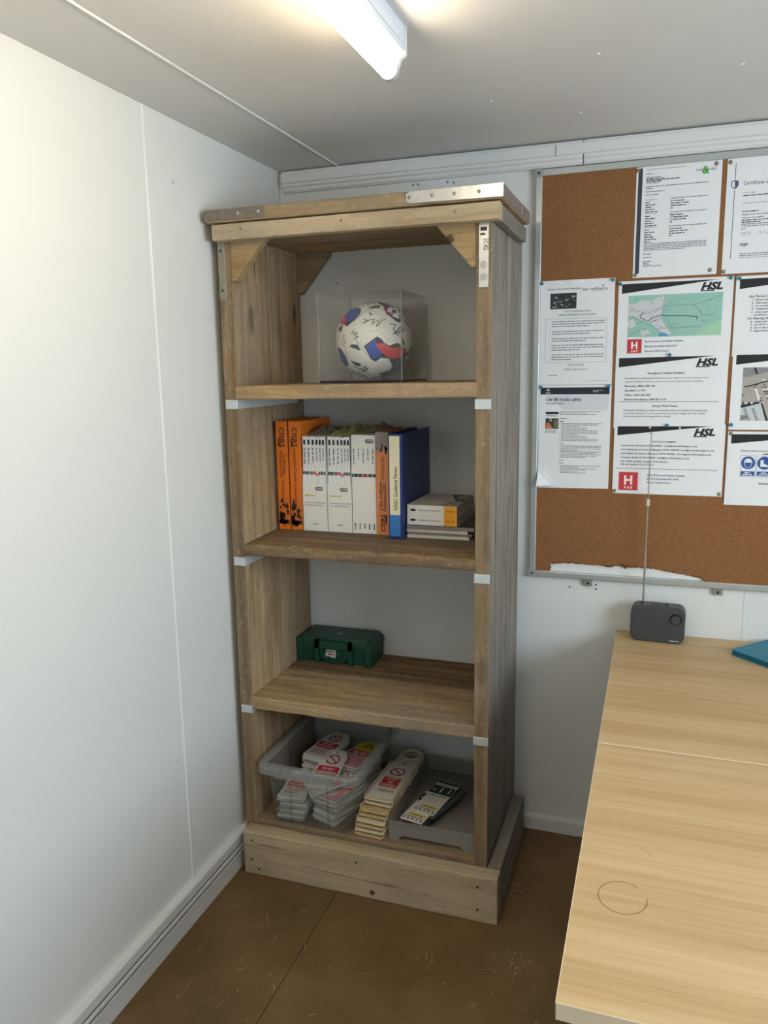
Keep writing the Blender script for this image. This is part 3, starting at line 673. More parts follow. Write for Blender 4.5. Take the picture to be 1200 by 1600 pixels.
# ------------------------------------------------------------------ shelf two: files, slipcases and books
ZS = 1.0127
def spine_thing(name, label, cat, x0, x1, yf, depth, h, m, lean=0.0, group=None, z=ZS):
    """Lever-arch style file: two covers, spine, pages. Origin at front-left foot."""
    t = thing(name, label, cat, (x0, yf, z), (0, lean, 0), group)
    w_ = x1-x0
    finish(box(0, w_, 0, 0.003, 0, h, 0.001, 2), 'spine', m, t)
    finish(box(0, 0.0028, 0.0025, depth, 0, h, 0.0008, 1), 'cover', m, t); finish(box(w_-0.0028, w_, 0.0025, depth, 0, h, 0.0008, 1), 'cover', m, t)
    finish(box(0.004, w_-0.004, 0.02, depth-0.012, 0.008, h-0.016), 'pages', M_pages, t)
    return t, Print(t, (0, -0.0002, h)), w_, h
Mo = mat('orange_cover', (226, 118, 30), rough=0.5, var=0.06); Mop = mat('faded_orange_cover', (226, 140, 84), rough=0.5, var=0.06)
K_brown = mat('ink_brown_black', (52, 32, 22), rough=0.6)
def cisrs_file(x0, x1, lines, lab):
    t, P, w_, h = spine_thing('ring_binder', lab, 'binder', x0, x1, -0.250, 0.232, 0.331, Mo)
    P.text('lettering', K_brown, 'CISRS', w_*0.34, 0.018, w_*0.42, width=0.060, rot=1, bold=0.02)
    P.rect('logo_block', K_brown, w_*0.20, 0.050, w_*0.12, 0.026, 1)
    for i, (s, y, wd, xx, c) in enumerate(lines): P.text('lettering', K_brown, s, w_*xx, y, c, width=wd, rot=1, bold=0.004)
    r = random.Random(int(x0*1000))
    P.rect('picture', mat('picture_amber', (206, 110, 40), rough=0.6, var=0.35, vscale=160), w_*0.02, h-0.100, w_*0.96, 0.082, 1)
    for i in range(15):
        cx, cy = r.uniform(0.1, 0.9)*w_, h-0.020-r.random()**1.4*0.07; s = r.uniform(0.005, 0.011)
        P.poly('picture', K_brown, [(min(max(cx+s*r.uniform(.4, 1)*math.cos(a), 0.0005), w_-0.0005), cy+1.4*s*r.uniform(.4, 1)*math.sin(a)) for a in (0, 1, 2, 3, 4, 5)], 2)
    P.rect('picture', K_brown, w_*0.02, h-0.030, w_*0.96, 0.012, 2)
    P.flush()
cisrs_file(0.0755, 0.1120, [('Scaffolder', 0.098, 0.062, 0.56, 0.0095), ('Refresher/CPD', 0.090, 0.078, 0.26, 0.0095), ('(Training Notes)', 0.180, 0.066, 0.40, 0.008)], 'bright orange ring binder with Scaffolder Refresher lettering on its spine')
cisrs_file(0.1175, 0.1545, [('Inspection Course', 0.084, 0.098, 0.38, 0.0105), ('(Training Notes)', 0.188, 0.066, 0.38, 0.0085)], 'bright orange ring binder with Inspection Course lettering on its spine')
M_wh = mat('white_card', (232, 230, 222), rough=0.5, var=0.02)
M_bkl = mat('booklet_white', (236, 235, 230), rough=0.45, var=0.02)
K_pill = mat('pill_black', (40, 42, 46), rough=0.6)
BAND = [mat('band_black', (36, 40, 48)), mat('band_teal', (40, 120, 112)), mat('band_red', (204, 70, 80)), mat('band_rose', (190, 84, 92)), mat('band_slate', (44, 66, 62)), mat('band_dark_teal', (34, 60, 66))]
BN = ['black', 'teal', 'red', 'rose', 'slate', 'dark teal']
def slipcase(x0, x1, where, gname):
    w_ = x1-x0
    t = thing('slipcase', 'white open-fronted slipcase of six booklets '+where, 'slipcase', (x0, -0.250, ZS))
    finish(box(0, w_, 0, 0.002, 0, 0.146, 0.0006, 1), 'front_panel', M_wh, t)
    for xx in (0, w_-0.0018):
        finish(plate([(0.0015, 0), (0.215, 0), (0.215, 0.287), (0.020, 0.287), (0.004, 0.160), (0.0015, 0.146)], [], (xx, 0, 0), (0, 1, 0), (0, 0, 1), 0.0018), 'side_panel', M_wh, t)
    finish(box(0, w_, 0.213, 0.215, 0, 0.287), 'back_panel', M_wh, t); finish(box(0.001, w_-0.001, 0.001, 0.214, 0, 0.002), 'bottom_panel', M_wh, t)
    P = Print(t, (0, -0.0002, 0.146))
    P.poly('logo_pill', K_pill, rrect(0.013, 0.0055, 0.0054, 4, w_-0.024, 0.016), 1)
    P.text('logo_lettering', K_white, 'CITB', w_-0.024, 0.0188, 0.0062, width=0.021, align='C', bold=0.02)
    P.bars('series_print', mat('ink_ochre', (206, 184, 90)), 0.008, 0.039, 0.036, 0.006)
    P.text('lettering', K_text, 'Construction site health and safety', 0.008, 0.060, 0.0046, width=w_*0.86, bold=0.0); P.text('lettering', K_text, 'The comprehensive guide', 0.008, 0.068, 0.0046, width=w_*0.74, bold=0.0)
    P.text('lettering', K_text, 'GE 700', w_*0.5, 0.126, 0.004, width=0.018, align='C', bold=0.01)
    P.flush()
    # six booklets standing in it, each a thing of its own
    xs = x0+0.0022; tot = w_-0.0062; ws = [0.19, 0.19, 0.19, 0.15, 0.14, 0.14]
    for i, f_ in enumerate(ws):
        bw = tot*f_
        b = thing('booklet', f'white booklet with {BN[i]} spine mark in slipcase {where}', 'booklet', (xs, -0.2455, ZS+0.0022), (0, 0, 0), gname)
        finish(box(0.0002, bw-0.0004, 0, 0.205, 0, 0.284+(-0.002 if i == 3 else 0.0), 0.0012, 2), 'body', M_bkl, b)
        Q = Print(b, (0, -0.0002, 0.284)); 
        Q.poly('logo_pill', K_pill, rrect(0.0032, 0.008, 0.003, 3, bw/2, 0.017), 1)
        Q.bars('lettering', K_grey, bw*0.32, 0.034, 0.052-0.003*i, bw*0.42, rot=1)
        Q.rect('spine_mark', BAND[i], 0.0002, 0.105+(0.004 if i == 3 else 0), bw-0.0006, 0.009, 1)
        Q.text('spine_mark_letter', K_white, 'ABCDEF'[i], bw/2, 0.1125+(0.004 if i == 3 else 0), 0.0055, align='C', bold=0.01)
        Q.flush(); xs += bw
slipcase(0.1580, 0.2370, 'beside the orange binders', 'booklets in the slipcase beside the orange binders')
slipcase(0.2395, 0.3165, 'between two white boxes', 'booklets in the slipcase between two white boxes')
t = thing('box_file', 'closed white box file with five printed columns and colour band', 'box file', (0.3190, -0.250, ZS))
w_, h_ = 0.0755, 0.293
finish(box(0, w_, 0, 0.215, 0, h_, 0.001, 2), 'body', M_wh, t)
P = Print(t, (0, -0.0002, h_))
P.poly('logo_pill', K_pill, rrect(0.013, 0.0058, 0.0056, 4, w_-0.019, 0.018), 1); P.text('logo_lettering', K_white, 'CITB', w_-0.019, 0.021, 0.0066, width=0.021, align='C', bold=0.02)
for i in range(5):
    xx = 0.006+i*0.0148; P.bars('lettering', K_grey, xx, 0.040, (0.047, 0.030, 0.042, 0.034, 0.044)[i], 0.0046, rot=1); P.bars('lettering', K_text, xx+0.001, 0.262, 0.018, 0.0046, rot=1)
    P.rect('colour_band', [BAND[5], BAND[0], BAND[2], BAND[3], BAND[1]][i], 0.0005+i*0.0149, 0.114, 0.0149, 0.009, 1); P.rect('colour_band', mat('band_navy', (34, 52, 84)) if i == 0 else BAND[4], 0.0092+i*0.0149, 0.114, 0.0062, 0.009, 2)
    P.text('band_letter', K_white, 'ABCDE'[i], 0.006+i*0.0149, 0.1205, 0.0046, align='C', bold=0.01, layer=3)
P.flush()
t, P, w_, h = spine_thing('ring_binder', 'faded pale orange ring binder with grey picture beside the white box file', 'binder', 0.3975, 0.4360, -0.256, 0.236, 0.302, Mop)
P.text('lettering', K_brown, 'CISRS', w_*0.68, h-0.012, w_*0.38, width=0.050, rot=3, bold=0.02); P.rect('logo_block', K_brown, w_*0.70, h-0.060, w_*0.12, 0.024, 1)
P.text('lettering', K_brown, '2 Day Scaffolder', w_*0.46, h-0.074, 0.0095, width=0.086, rot=3, bold=0.012); P.text('lettering', K_brown, 'Refresher/CPD', w_*0.78, h-0.074, 0.0095, width=0.080, rot=3, bold=0.012)
P.text('lettering', K_brown, '(Training Notes)', w_*0.60, h-0.164, 0.0075, width=0.066, rot=3, bold=0.004)
K_pic = mat('picture_grey', (150, 140, 132), rough=0.6, var=0.4, vscale=180); P.rect('picture', K_pic, 0, 0, w_, 0.050, 1)
for i in range(12):
    cx, cy, s = rnd.uniform(0.1, 0.9)*w_, rnd.uniform(0.006, 0.058), rnd.uniform(0.003, 0.007); P.poly('picture', K_text if i % 2 else K_pic, [(min(max(cx+s*rnd.uniform(.4, 1)*math.cos(a), 0), w_), cy+s*1.6*rnd.uniform(.4, 1)*math.sin(a)) for a in (0, 1, 2, 3, 4, 5)], 2)
P.flush()
Mb = mat('navy_binder', (20, 48, 112), rough=0.4, var=0.05)
t, P, w_, h = spine_thing('ring_binder', 'dark blue ring binder with cream spine label reading Guidance Notes', 'binder', 0.4460, 0.4890, -0.290, 0.278, 0.301, Mb)
P.rect('spine_label', mat('cream_label', (232, 224, 190), rough=0.6), 0.004, 0.006, w_*0.72, h-0.075, 1)
P.rect('spine_label', mat('label_blue', (50, 124, 190), rough=0.5), 0.004, h-0.069, w_*0.72, 0.062, 1)
for q in ((0.004, h-0.052, w_*0.72, 0.0008), (0.004+w_*0.36, h-0.052, 0.0008, 0.02), (0.004, h-0.030, w_*0.72, 0.0008)): P.rect('label_lines', K_blue, *q, 2)
P.line('label_lines', K_blue, [(0.008, h-0.010), (0.014, h-0.026), (0.020, h-0.012), (0.028, h-0.026), (0.033, h-0.012)], 0.0009, 2)
P.text('lettering', K_black, 'NASC Guidance Notes', 0.027, h-0.083, 0.0115, width=0.124, rot=3, bold=0.012); P.flush()
# crumpled plastic wrapping lying on the slipcases
def wrap(x0, x1, y0_, y1_, z, seed, label, rgb):
    bm = bmesh.new(); n, k = 22, 18; G = []
    for i in range(n+1):
        row = []
        for j in range(k+1):
            u, v = i/n, j/k; q = Vector((u*4+seed, v*4, seed*1.7))
            edge = min(u, 1-u, v, 1-v)
            zz = 0.0008+0.026*min(1, edge*5)**0.7*(0.45+0.9*abs(noise.noise(q*0.9))+0.35*noise.noise(q*2.7))
            row.append(bm.verts.new((x0+(x1-x0)*u+0.004*noise.noise(q*2), y0_+(y1_-y0_)*v+0.006*noise.noise(q*2.3+Vector((3, 3, 3))), max(zz, 0.0008))))
        G.append(row)
    for i in range(n):
        for j in range(k): bm.faces.new((G[i][j], G[i+1][j], G[i+1][j+1], G[i][j+1]))
    m = clear_plastic('plastic_film_%d' % seed, (0.90, 0.89, 0.80), 0.50, 0.25, 0.12, 1.4, rgb)
    tag(finish(bm, 'plastic_wrapping', m, None, (0, 0, z)), label, 'wrapping', 'crumpled wrapping on the files')
wrap(0.162, 0.236, -0.205, -0.06, ZS+0.2862, 2, 'crumpled clear film on the slipcase beside the orange binders', (176, 176, 158))
wrap(0.240, 0.318, -0.215, -0.05, ZS+0.2862, 5, 'crumpled yellowish film on the slipcase between two white boxes', (222, 216, 156))
wrap(0.321, 0.392, -0.20, -0.05, ZS+0.2932, 9, 'crumpled greyish film on top of the closed white box file', (178, 174, 146))

# flat pile beside the blue binder
def flat_book(x0, x1, y0_, y1_, z0_, z1_, rz, label):
    t = thing('book', label, 'book', ((x0+x1)/2, (y0_+y1_)/2, z0_), (0, 0, rz), 'two matching books lying flat')
    hx, hy, h = (x1-x0)/2, (y1_-y0_)/2, z1_-z0_
    M_c = mat('book_cover_grey', (150, 146, 136), rough=0.45, var=0.1, vscale=30)
    finish(box(-hx+0.001, hx-0.002, -hy+0.0025, hy-0.002, 0.001, h-0.001), 'pages', M_pages, t)
    finish(box(-hx, hx, -hy, -hy+0.003, 0, h, 0.0006, 1), 'spine', M_bkl, t)
    finish(box(-hx, hx, -hy+0.002, hy, 0, 0.0012), 'cover', M_bkl, t); c = finish(box(-hx, hx, -hy+0.002, hy, h-0.0012, h), 'cover', M_c, t)
    P = Print(t, (-hx, -hy-0.0002, h))
    P.rect('orange_block', K_amber, hx*2*0.74, 0.0003, hx*2*0.26-0.0004, h-0.0006, 1)
    P.poly('logo_pill', K_pill, rrect(0.008, 0.0032, 0.003, 3, 0.018, h/2), 1)
    P.text('lettering', K_text, 'Construction site supervision', 0.034, h/2+0.002, 0.005, width=0.066, bold=0.0); P.text('block_lettering', K_brown, 'GE 706', hx*2*0.87, h/2+0.0025, 0.0048, width=0.024, align='C', bold=0.01)
    P.flush()
    Q = Print(t, (-hx, hy, h+0.0001), (1, 0, 0), (0, 1, 0)); W2, H2 = 2*hx, 2*hy
    K_p1, K_p2, K_p3 = mat('photo_dark_green', (70, 76, 66), var=0.4, vscale=80), mat('photo_tan', (176, 150, 110), var=0.3, vscale=80), mat('cover_pale_grey', (196, 194, 188))
    Q.poly('cover_picture', K_p3, [(0, H2-0.002), (W2*0.55, H2-0.002), (W2*0.80, H2*0.55), (W2*0.55, 0.0), (0, 0.0)], 1)
    Q.poly('cover_picture', K_p1, [(W2*0.55, H2*0.02), (W2*0.98, 0.002), (W2*0.98, H2*0.6), (W2*0.80, H2*0.55)], 2); Q.poly('cover_picture', K_p2, [(W2*0.7, H2*0.15), (W2*0.95, H2*0.1), (W2*0.97, H2*0.35), (W2*0.80, H2*0.4)], 3)
    Q.flush()
flat_book(0.4940, 0.6420, -0.262, -0.055, ZS+0.0665, ZS+0.0955, -0.02, 'thick grey-covered book with orange spine end, topmost in the flat pile')
flat_book(0.4920, 0.6400, -0.262, -0.055, ZS+0.0375, ZS+0.0665, 0.0, 'thick white and orange spined book second from top in the flat pile')
def pad(x0, x1, y0_, y1_, z0_, z1_, rz, cover, label, curl=0.0):
    t = thing('magazine', label, 'magazine', ((x0+x1)/2, (y0_+y1_)/2, z0_), (0, 0, rz), 'thin magazines under the flat books')
    hx, hy, h = (x1-x0)/2, (y1_-y0_)/2, z1_-z0_
    bm = bmesh.new(); n = 10; rings = []
    for i in range(n+1):
        x = -hx+2*hx*i/n; dz = curl*max(0, (i-8)/2)**2
        rings.append([(x, -hy, dz), (x, hy, dz), (x, hy, dz+h-0.0008), (x, -hy, dz+h-0.0008)])
    loft(bm, rings); finish(bm, 'pages', M_pages if cover is M_paper else mat('grey_page_edges', (136, 132, 128), rough=0.8, var=0.3, vscale=150), t)
    bm = bmesh.new(); rings = []
    for i in range(n+1):
        x = -hx+2*hx*i/n; dz = curl*max(0, (i-8)/2)**2
        rings.append([(x, -hy-0.0004, dz+h-0.0009), (x, hy, dz+h-0.0009), (x, hy, dz+h), (x, -hy-0.0004, dz+h)])
    loft(bm, rings); finish(bm, 'cover', cover, t)
M_mgd = mat('magazine_dark', (64, 62, 60), rough=0.4, var=0.3, vscale=40)
pad(0.4920, 0.6750, -0.2640, -0.0620, ZS+0.0002, ZS+0.0085, 0.0, M_paper, 'bottom white magazine in the flat pile on the shelf')
pad(0.4920, 0.6800, -0.2620, -0.0600, ZS+0.0085, ZS+0.0165, 0.02, M_mgd, 'dark-covered magazine above the bottom white one', 0.003)
pad(0.4920, 0.6720, -0.2640, -0.0640, ZS+0.0168, ZS+0.0248, -0.01, M_paper, 'white magazine between two dark-covered magazines')
pad(0.4910, 0.6880, -0.2660, -0.0620, ZS+0.0252, ZS+0.0375, 0.015, M_mgd, 'dark-covered magazine directly under the thick books')

# ------------------------------------------------------------------ shelf three: first aid kit
def first_aid():
    t = thing('first_aid_kit', 'dark green plastic first aid case with white cross and torn label', 'first aid kit', (0.197, -0.139, 0.5445), (0, 0, 0))
    G = mat('kit_green', (18, 70, 54), rough=0.42, var=0.08)
    hx, dy = 0.130, 0.132
    def lp(hx_, y0_, y1_, z, r=0.010): return [(x, y, z) for x, y in rrect(hx_, (y1_-y0_)/2, r, 4, 0, (y0_+y1_)/2)]
    bm = bmesh.new(); loft(bm, [lp(hx-0.006, 0.014, dy-0.004, 0.0), lp(hx-0.002, 0.010, dy, 0.004), lp(hx-0.001, 0.010, dy, 0.054)]); finish(bm, 'body', G, t)
    bm = bmesh.new(); loft(bm, [lp(hx, 0.006, dy+0.001, 0.0545), lp(hx, 0.006, dy+0.001, 0.070), lp(hx-0.012, 0.016, dy-0.010, 0.086)]); lid = finish(bm, 'lid', G, t)
    finish(box(-hx-0.0008, hx+0.0008, 0.0052, dy+0.0016, 0.0525, 0.0555), 'seam_ridge', G, t)
    for sx in (-1, 1):
        finish(plate(rrect(0.010, 0.0415, 0.004), [], (sx*(hx-0.010), 0.012, 0.0418), (1, 0, 0), (0, 0, 1), 0.014), 'corner_post', G, t)
        finish(plate([(-0.007, 0), (0.007, 0), (0.008, 0.078), (-0.008, 0.078)], [], (sx*0.058, 0.010, 0.0), (1, 0, 0), (0, 0, 1), 0.014), 'latch_post', G, t)
        finish(plate(rrect(0.021, 0.012, 0.003), [], (sx*0.089, 0.0115, 0.058), (1, 0, 0), (0, 0, 1), 0.003), 'latch', G, t)
    finish(plate([(-0.066, 0.052), (0.066, 0.052), (0.066, 0.078), (-0.066, 0.078)], [], (0, 0.012, 0), (1, 0, 0), (0, 0, 1), 0.016), 'handle_bar', G, t)
    ho = [(0.048*math.cos(a), 0.032+0.030*math.sin(a)) for a in [PI+PI*i/14 for i in range(15)]]+[(0.048, 0.050), (-0.048, 0.050)]
    hi = [(0.038*math.cos(a), 0.034+0.021*math.sin(a)) for a in [PI+PI*i/14 for i in range(15)]]+[(0.038, 0.050), (-0.038, 0.050)]
    finish(plate(ho, [hi[::-1]], (0, 0.0085, 0), (1, 0, 0), (0, 0, 1), 0.010), 'carry_handle', G, t)
    finish(plate([(-0.022, 0.022), (-0.016, 0.020), (-0.008, 0.0225), (-0.004, 0.019), (0.014, 0.017), (0.016, 0.047), (-0.018, 0.047), (-0.021, 0.034)], [], (-0.012, 0.0102, 0), (1, 0, 0), (0, 0, 1), 0.0006), 'torn_label', mat('label_offwhite', (206, 200, 190), rough=0.7, var=0.15, vscale=150), t)
    P = Print(t, (-0.034, 0.0094, 0.047)); P.bars('label_print', K_text, 0.003, 0.010, 0.028, 0.0045); P.bars('label_print', K_redd, 0.010, 0.019, 0.020, 0.006); P.flush()
    Q = Print(lid, (0, 0.066, 0.0861), (1, 0, 0), (0, 1, 0)); Wc = mat('kit_print_white', (176, 186, 180), rough=0.6)
    for q in ((-0.012, 0.004, 0.024, 0.008), (-0.004, -0.004, 0.008, 0.024)): Q.rect('white_cross', Wc, q[0], q[1], q[2], q[3])
    Q.disc('cross_ring', mat('kit_ring', (60, 104, 88)), 0, 0.008, 0.021, 1, 0.0195)
    Q.text('lid_lettering', Wc, 'First Aid', 0, -0.036, 0.010, width=0.062, align='C', rot=2, bold=0.0); Q.flush()
first_aid()

# ------------------------------------------------------------------ bottom shelf: plastic box, tags, holders, tray
ZB = 0.150
M_box = clear_plastic('frosted_box_plastic', (0.95, 0.955, 0.955), 0.03, 0.09, 0.22, 1.4, (222, 224, 225))
M_rim = clear_plastic('frosted_rim_plastic', (0.93, 0.935, 0.935), 0.20, 0.16, 0.25, 1.5, (226, 228, 229))
M_tray = clear_plastic('grey_tray_plastic', (0.93, 0.93, 0.92), 0.40, 0.14, 0.25, 1.4, (206, 204, 200))
M_tag = mat('tag_white', (226, 222, 214), rough=0.45, var=0.04, vscale=40)
M_tage = mat('tag_grey', (170, 170, 164), rough=0.6, var=0.25, vscale=60)
M_hold = mat('holder_cream', (224, 212, 182), rough=0.4, var=0.08, vscale=25)
M_holdd = mat('holder_stained', (214, 188, 138), rough=0.45, var=0.25, vscale=35)
def storage_box():
    t = thing('storage_box', 'large clear plastic storage box full of scaffold tags', 'storage box', (0.2405, -0.268, ZB))
    def lp(hx, hy, z, r=0.02, s=0): return [(x, y, z) for x, y in rrect(hx, hy, r, 5)]
    bm = bmesh.new(); b = 0.002
    loft(bm, [lp(0.120, 0.172, 0), lp(0.124, 0.176, 0.003), lp(0.141, 0.192, 0.186), lp(0.139, 0.190, 0.186), lp(0.122, 0.174, 0.005), lp(0.118, 0.170, 0.0025)])
    finish(bm, 'box_shell', M_box, t, smooth=False)
    bm = bmesh.new(); rg = [lp(0.139, 0.190, 0.184), lp(0.141, 0.192, 0.184), lp(0.143, 0.194, 0.190, 0.022), lp(0.157, 0.208, 0.192, 0.03), lp(0.160, 0.211, 0.186, 0.032), lp(0.160, 0.211, 0.170, 0.032), lp(0.1625, 0.2135, 0.169, 0.034),
              lp(0.1625, 0.2135, 0.190, 0.034), lp(0.158, 0.209, 0.197, 0.032), lp(0.143, 0.194, 0.198, 0.022), lp(0.139, 0.190, 0.190), lp(0.139, 0.190, 0.184)]
    loft(bm, rg, False, False); finish(bm, 'box_rim', M_rim, t)
    for a in (-0.06, 0.06): finish(box(a-0.003, a+0.003, -0.189, -0.186, 0.01, 0.17), 'wall_rib', M_box, t)
    finish(plate(rrect(0.095, 0.013, 0.004), [], (0, -0.2125, 0.178), (1, 0, 0), (0, 0, 1), 0.003), 'rim_handle', M_rim, t)
    for sx in (-1, 1):
        finish(box(sx*0.08-0.002, sx*0.08+0.002, -0.2165, -0.2120, 0.164, 0.193), 'rim_rib', M_rim, t)
storage_box()
TAGO = [(-0.041, 0), (0.041, 0), (0.041, 0.150), (0.026, 0.178), (-0.026, 0.178), (-0.041, 0.150)]
def tag_mesh(th): 
    hole = [(0.005*math.cos(-a*PI/4), 0.168+0.004*math.sin(-a*PI/4)) for a in range(8)]
    bm = plate(TAGO, [hole], (0, 0, 0), (1, 0, 0), (0, 1, 0), th); me = bpy.data.meshes.new('scaffold_tag'); bm.to_mesh(me); bm.free(); return me
ME_T = tag_mesh(0.0034); ME_T.materials.append(M_tag)
ME_T2 = tag_mesh(0.0034); ME_T2.materials.append(M_tage)
def prohibition(P, cx, cy, r, m=K_redd):
    P.disc('prohibition_sign', m, cx, cy, r, 1, r*0.78); P.line('prohibition_sign', m, [(cx-r*0.62, cy-r*0.62), (cx+r*0.62, cy+r*0.62)], r*0.2, 1)
def print_tag(o, kind):
    P = Print(o, (-0.041, 0.178, 0.0034), (1, 0, 0), (0, 1, 0))
    if kind == 'red':
        prohibition(P, 0.041, 0.046, 0.022)
        P.rect('warning_panel', K_red, 0.006, 0.078, 0.070, 0.040, 1)
        P.text('warning_lettering', K_white, 'DO NOT', 0.041, 0.094, 0.0095, width=0.040, align='C', bold=0.02); P.text('warning_lettering', K_white, 'USE SCAFFOLD', 0.041, 0.110, 0.0095, width=0.060, align='C', bold=0.02)
        P.bars('small_print', K_red, 0.012, 0.132, 0.058, 0.006); P.bars('small_print', K_red, 0.012, 0.144, 0.05, 0.006); P.bars('small_print', K_text, 0.012, 0.156, 0.055, 0.005)
    elif kind == 'yellow':
        P.poly('yellow_panel', K_yellow, [(0.002, 0.032), (0.016, 0.003), (0.066, 0.003), (0.080, 0.032), (0.080, 0.068), (0.002, 0.068)], 1)
        P.poly('warning_triangle', K_black, [(0.041, 0.012), (0.062, 0.046), (0.020, 0.046)], 2); P.poly('warning_triangle', K_yellow, [(0.041, 0.020), (0.055, 0.042), (0.027, 0.042)], 3); P.rect('warning_triangle', K_black, 0.0395, 0.026, 0.003, 0.010, 4)
        P.rect('warning_panel', K_red, 0.002, 0.070, 0.078, 0.030, 1); P.bars('warning_lettering', K_white, 0.010, 0.084, 0.062, 0.007); P.bars('warning_lettering', K_white, 0.014, 0.094, 0.05, 0.007)
        P.rect('form_panel', mat('ink_pink', (228, 170, 176)), 0.006, 0.106, 0.070, 0.066, 1)
        for i in range(5): P.rect('form_lines', K_redd, 0.006, 0.106+0.016*i, 0.070, 0.0014, 2)
        P.rect('form_lines', K_redd, 0.030, 0.106, 0.0012, 0.066, 2)
        for i in range(9): P.rect('edge_stripe', K_black, 0.0795, 0.034+i*0.015, 0.0022, 0.008, 3)
    P.flush()
ORD = ['bottom', 'second from bottom', 'third from bottom', 'fourth from bottom', 'fifth from bottom', 'sixth from bottom', 'seventh from bottom', 'eighth from bottom', 'ninth from bottom', 'tenth from bottom'] + ['%d%s from bottom' % (n, {1: 'st', 2: 'nd', 3: 'rd'}.get(n % 10, 'th') if n > 20 else 'th') for n in range(11, 60)]
def pile(x, y, rz, z0_, n, pitch, lab, grp, seed, tilt=0.0, top=None, toplab=None, jit=0.006, flip=0):
    r = random.Random(seed)
    for i in range(n):
        last = i == n-1 and top
        me = ME_T2 if (r.random() < 0.35 and not last) else ME_T
        o = place(me, 'scaffold_tag', None, (x+r.uniform(-jit, jit), y+r.uniform(-jit, jit), ZB+z0_+i*pitch), (tilt*(0.3+0.7*i/n), r.uniform(-0.01, 0.01), rz+r.uniform(-0.12, 0.12)*jit/0.006))
        tag(o, toplab if last else lab+', '+ORD[i], 'tag', grp)
        if last: print_tag(o, top)
G1 = 'scaffold tags in the storage box'
pile(0.172, -0.433, 0.12, 0.006, 21, 0.0036, 'plain scaffold tag in the front pile by the upright', G1+', pile by the upright', 31, top='red', toplab='white do-not-use tag on the front pile nearest the left wall')
pile(0.272, -0.418, -0.30, 0.006, 22, 0.0036, 'plain scaffold tag in the front pile by the holders', G1+', pile by the holders', 32, top='yellow', toplab='yellow and red tag on the front pile beside the tag holders', jit=0.005)
pile(0.182, -0.285, -0.10, 0.006, 37, 0.0036, 'plain scaffold tag under the rear do-not-use tag', G1+', tall rear pile', 33, top='red', toplab='white do-not-use tag topping the tall rear pile in the box', jit=0.004)
pile(0.288, -0.285, -0.16, 0.006, 33, 0.0036, 'plain scaffold tag under the rear yellow tag', G1+', rear pile under yellow', 34, top='yellow', toplab='yellow and red tag topping the rear pile in the box', jit=0.004)
for i, (x, y, z, rz, tx, ty, lab) in enumerate(((0.266, -0.405, 0.084, 0.62, 0.06, 0.0, 'white do-not-use tag lying askew across both front piles'), (0.218, -0.402, 0.092, -0.70, 0.08, -0.02, 'white do-not-use tag lying crosswise under another loose tag'), (0.245, -0.400, 0.100, 0.02, 0.22, 0.0, 'white do-not-use tag leaning against the rear piles'))):
    o = place(ME_T, 'scaffold_tag', None, (x, y, ZB+z), (tx, ty, rz)); tag(o, lab, 'tag', 'loose tags on top of the front piles'); print_tag(o, 'red')

# tag holders: stacked white plastic holders with a loop handle
def holder_bm(th=0.0045):
    pts = [(-0.046, 0.008), (-0.040, 0), (0.040, 0), (0.046, 0.008)]
    pts += [(0.046, 0.225), (0.040, 0.245), (0.037, 0.252)]
    pts += [(0.038*math.cos(a), 0.300+0.038*math.sin(a)) for a in [i*PI/12 for i in range(13)]]
    pts += [(-0.037, 0.252), (-0.040, 0.245), (-0.046, 0.225)]
    hole = [(0.027*math.cos(-a*PI/10), 0.294+0.031*math.sin(-a*PI/10)) for a in range(20)]
    pegs = [[(x+0.0036*math.cos(-a*PI/5), 0.022+0.0036*math.sin(-a*PI/5)) for a in range(10)] for x in (-0.026, 0.026)]
    return plate(pts, [hole]+pegs, (0, 0, 0), (1, 0, 0), (0, 1, 0), th)
def make_holder(body_mat):
    t = thing('tag_holder', 'x', 'tag holder')
    bm = holder_bm(); bmesh.ops.bevel(bm, geom=[e for e in bm.edges if len(e.link_faces) == 2 and e.calc_face_angle(0) > 1.2], offset=0.001, segments=1, affect='EDGES'); finish(bm, 'holder_plate', body_mat, t)
    for s in (-1, 1): finish(box(s*0.0445-0.0018, s*0.0445+0.0018, 0.008, 0.225, 0.004, 0.0122, 0.001, 1), 'side_rail', body_mat, t)
    finish(plate([(-0.040, 0.0), (0.040, 0.0), (0.043, 0.006), (-0.043, 0.006)], [], (0, 0, 0.0042), (1, 0, 0), (0, 1, 0), 0.0022), 'front_lip', body_mat, t)
    for s in (-1, 1):
        for y in (0.075, 0.135): finish(plate([(-0.0025, 0), (0.0025, 0.004), (0.0025, 0.026), (-0.0025, 0.030)], [], (s*0.0475, y, 0.002), (1, 0, 0), (0, 1, 0), 0.006), 'side_clip', body_mat, t)
    ring_o = [(0.031*math.cos(a*PI/10), 0.294+0.036*math.sin(a*PI/10)) for a in range(20)]; ring_i = [(0.027*math.cos(-a*PI/10), 0.294+0.031*math.sin(-a*PI/10)) for a in range(20)]
    finish(plate(ring_o, [ring_i], (0, 0, 0.0042), (1, 0, 0), (0, 1, 0), 0.004), 'loop_rim', body_mat, t)
    return t
hA, hB = make_holder(M_hold), make_holder(M_holdd)
HP = [(0.4135, -0.440, 0.0005, hB), (0.4150, -0.438, 0.0125, hA), (0.4145, -0.434, 0.0245, hB), (0.4155, -0.430, 0.0365, hA), (0.4185, -0.416, 0.0485, hB), (0.4200, -0.412, 0.0605, hB), (0.4245, -0.388, 0.0725, hA), (0.4250, -0.385, 0.0845, hA)]
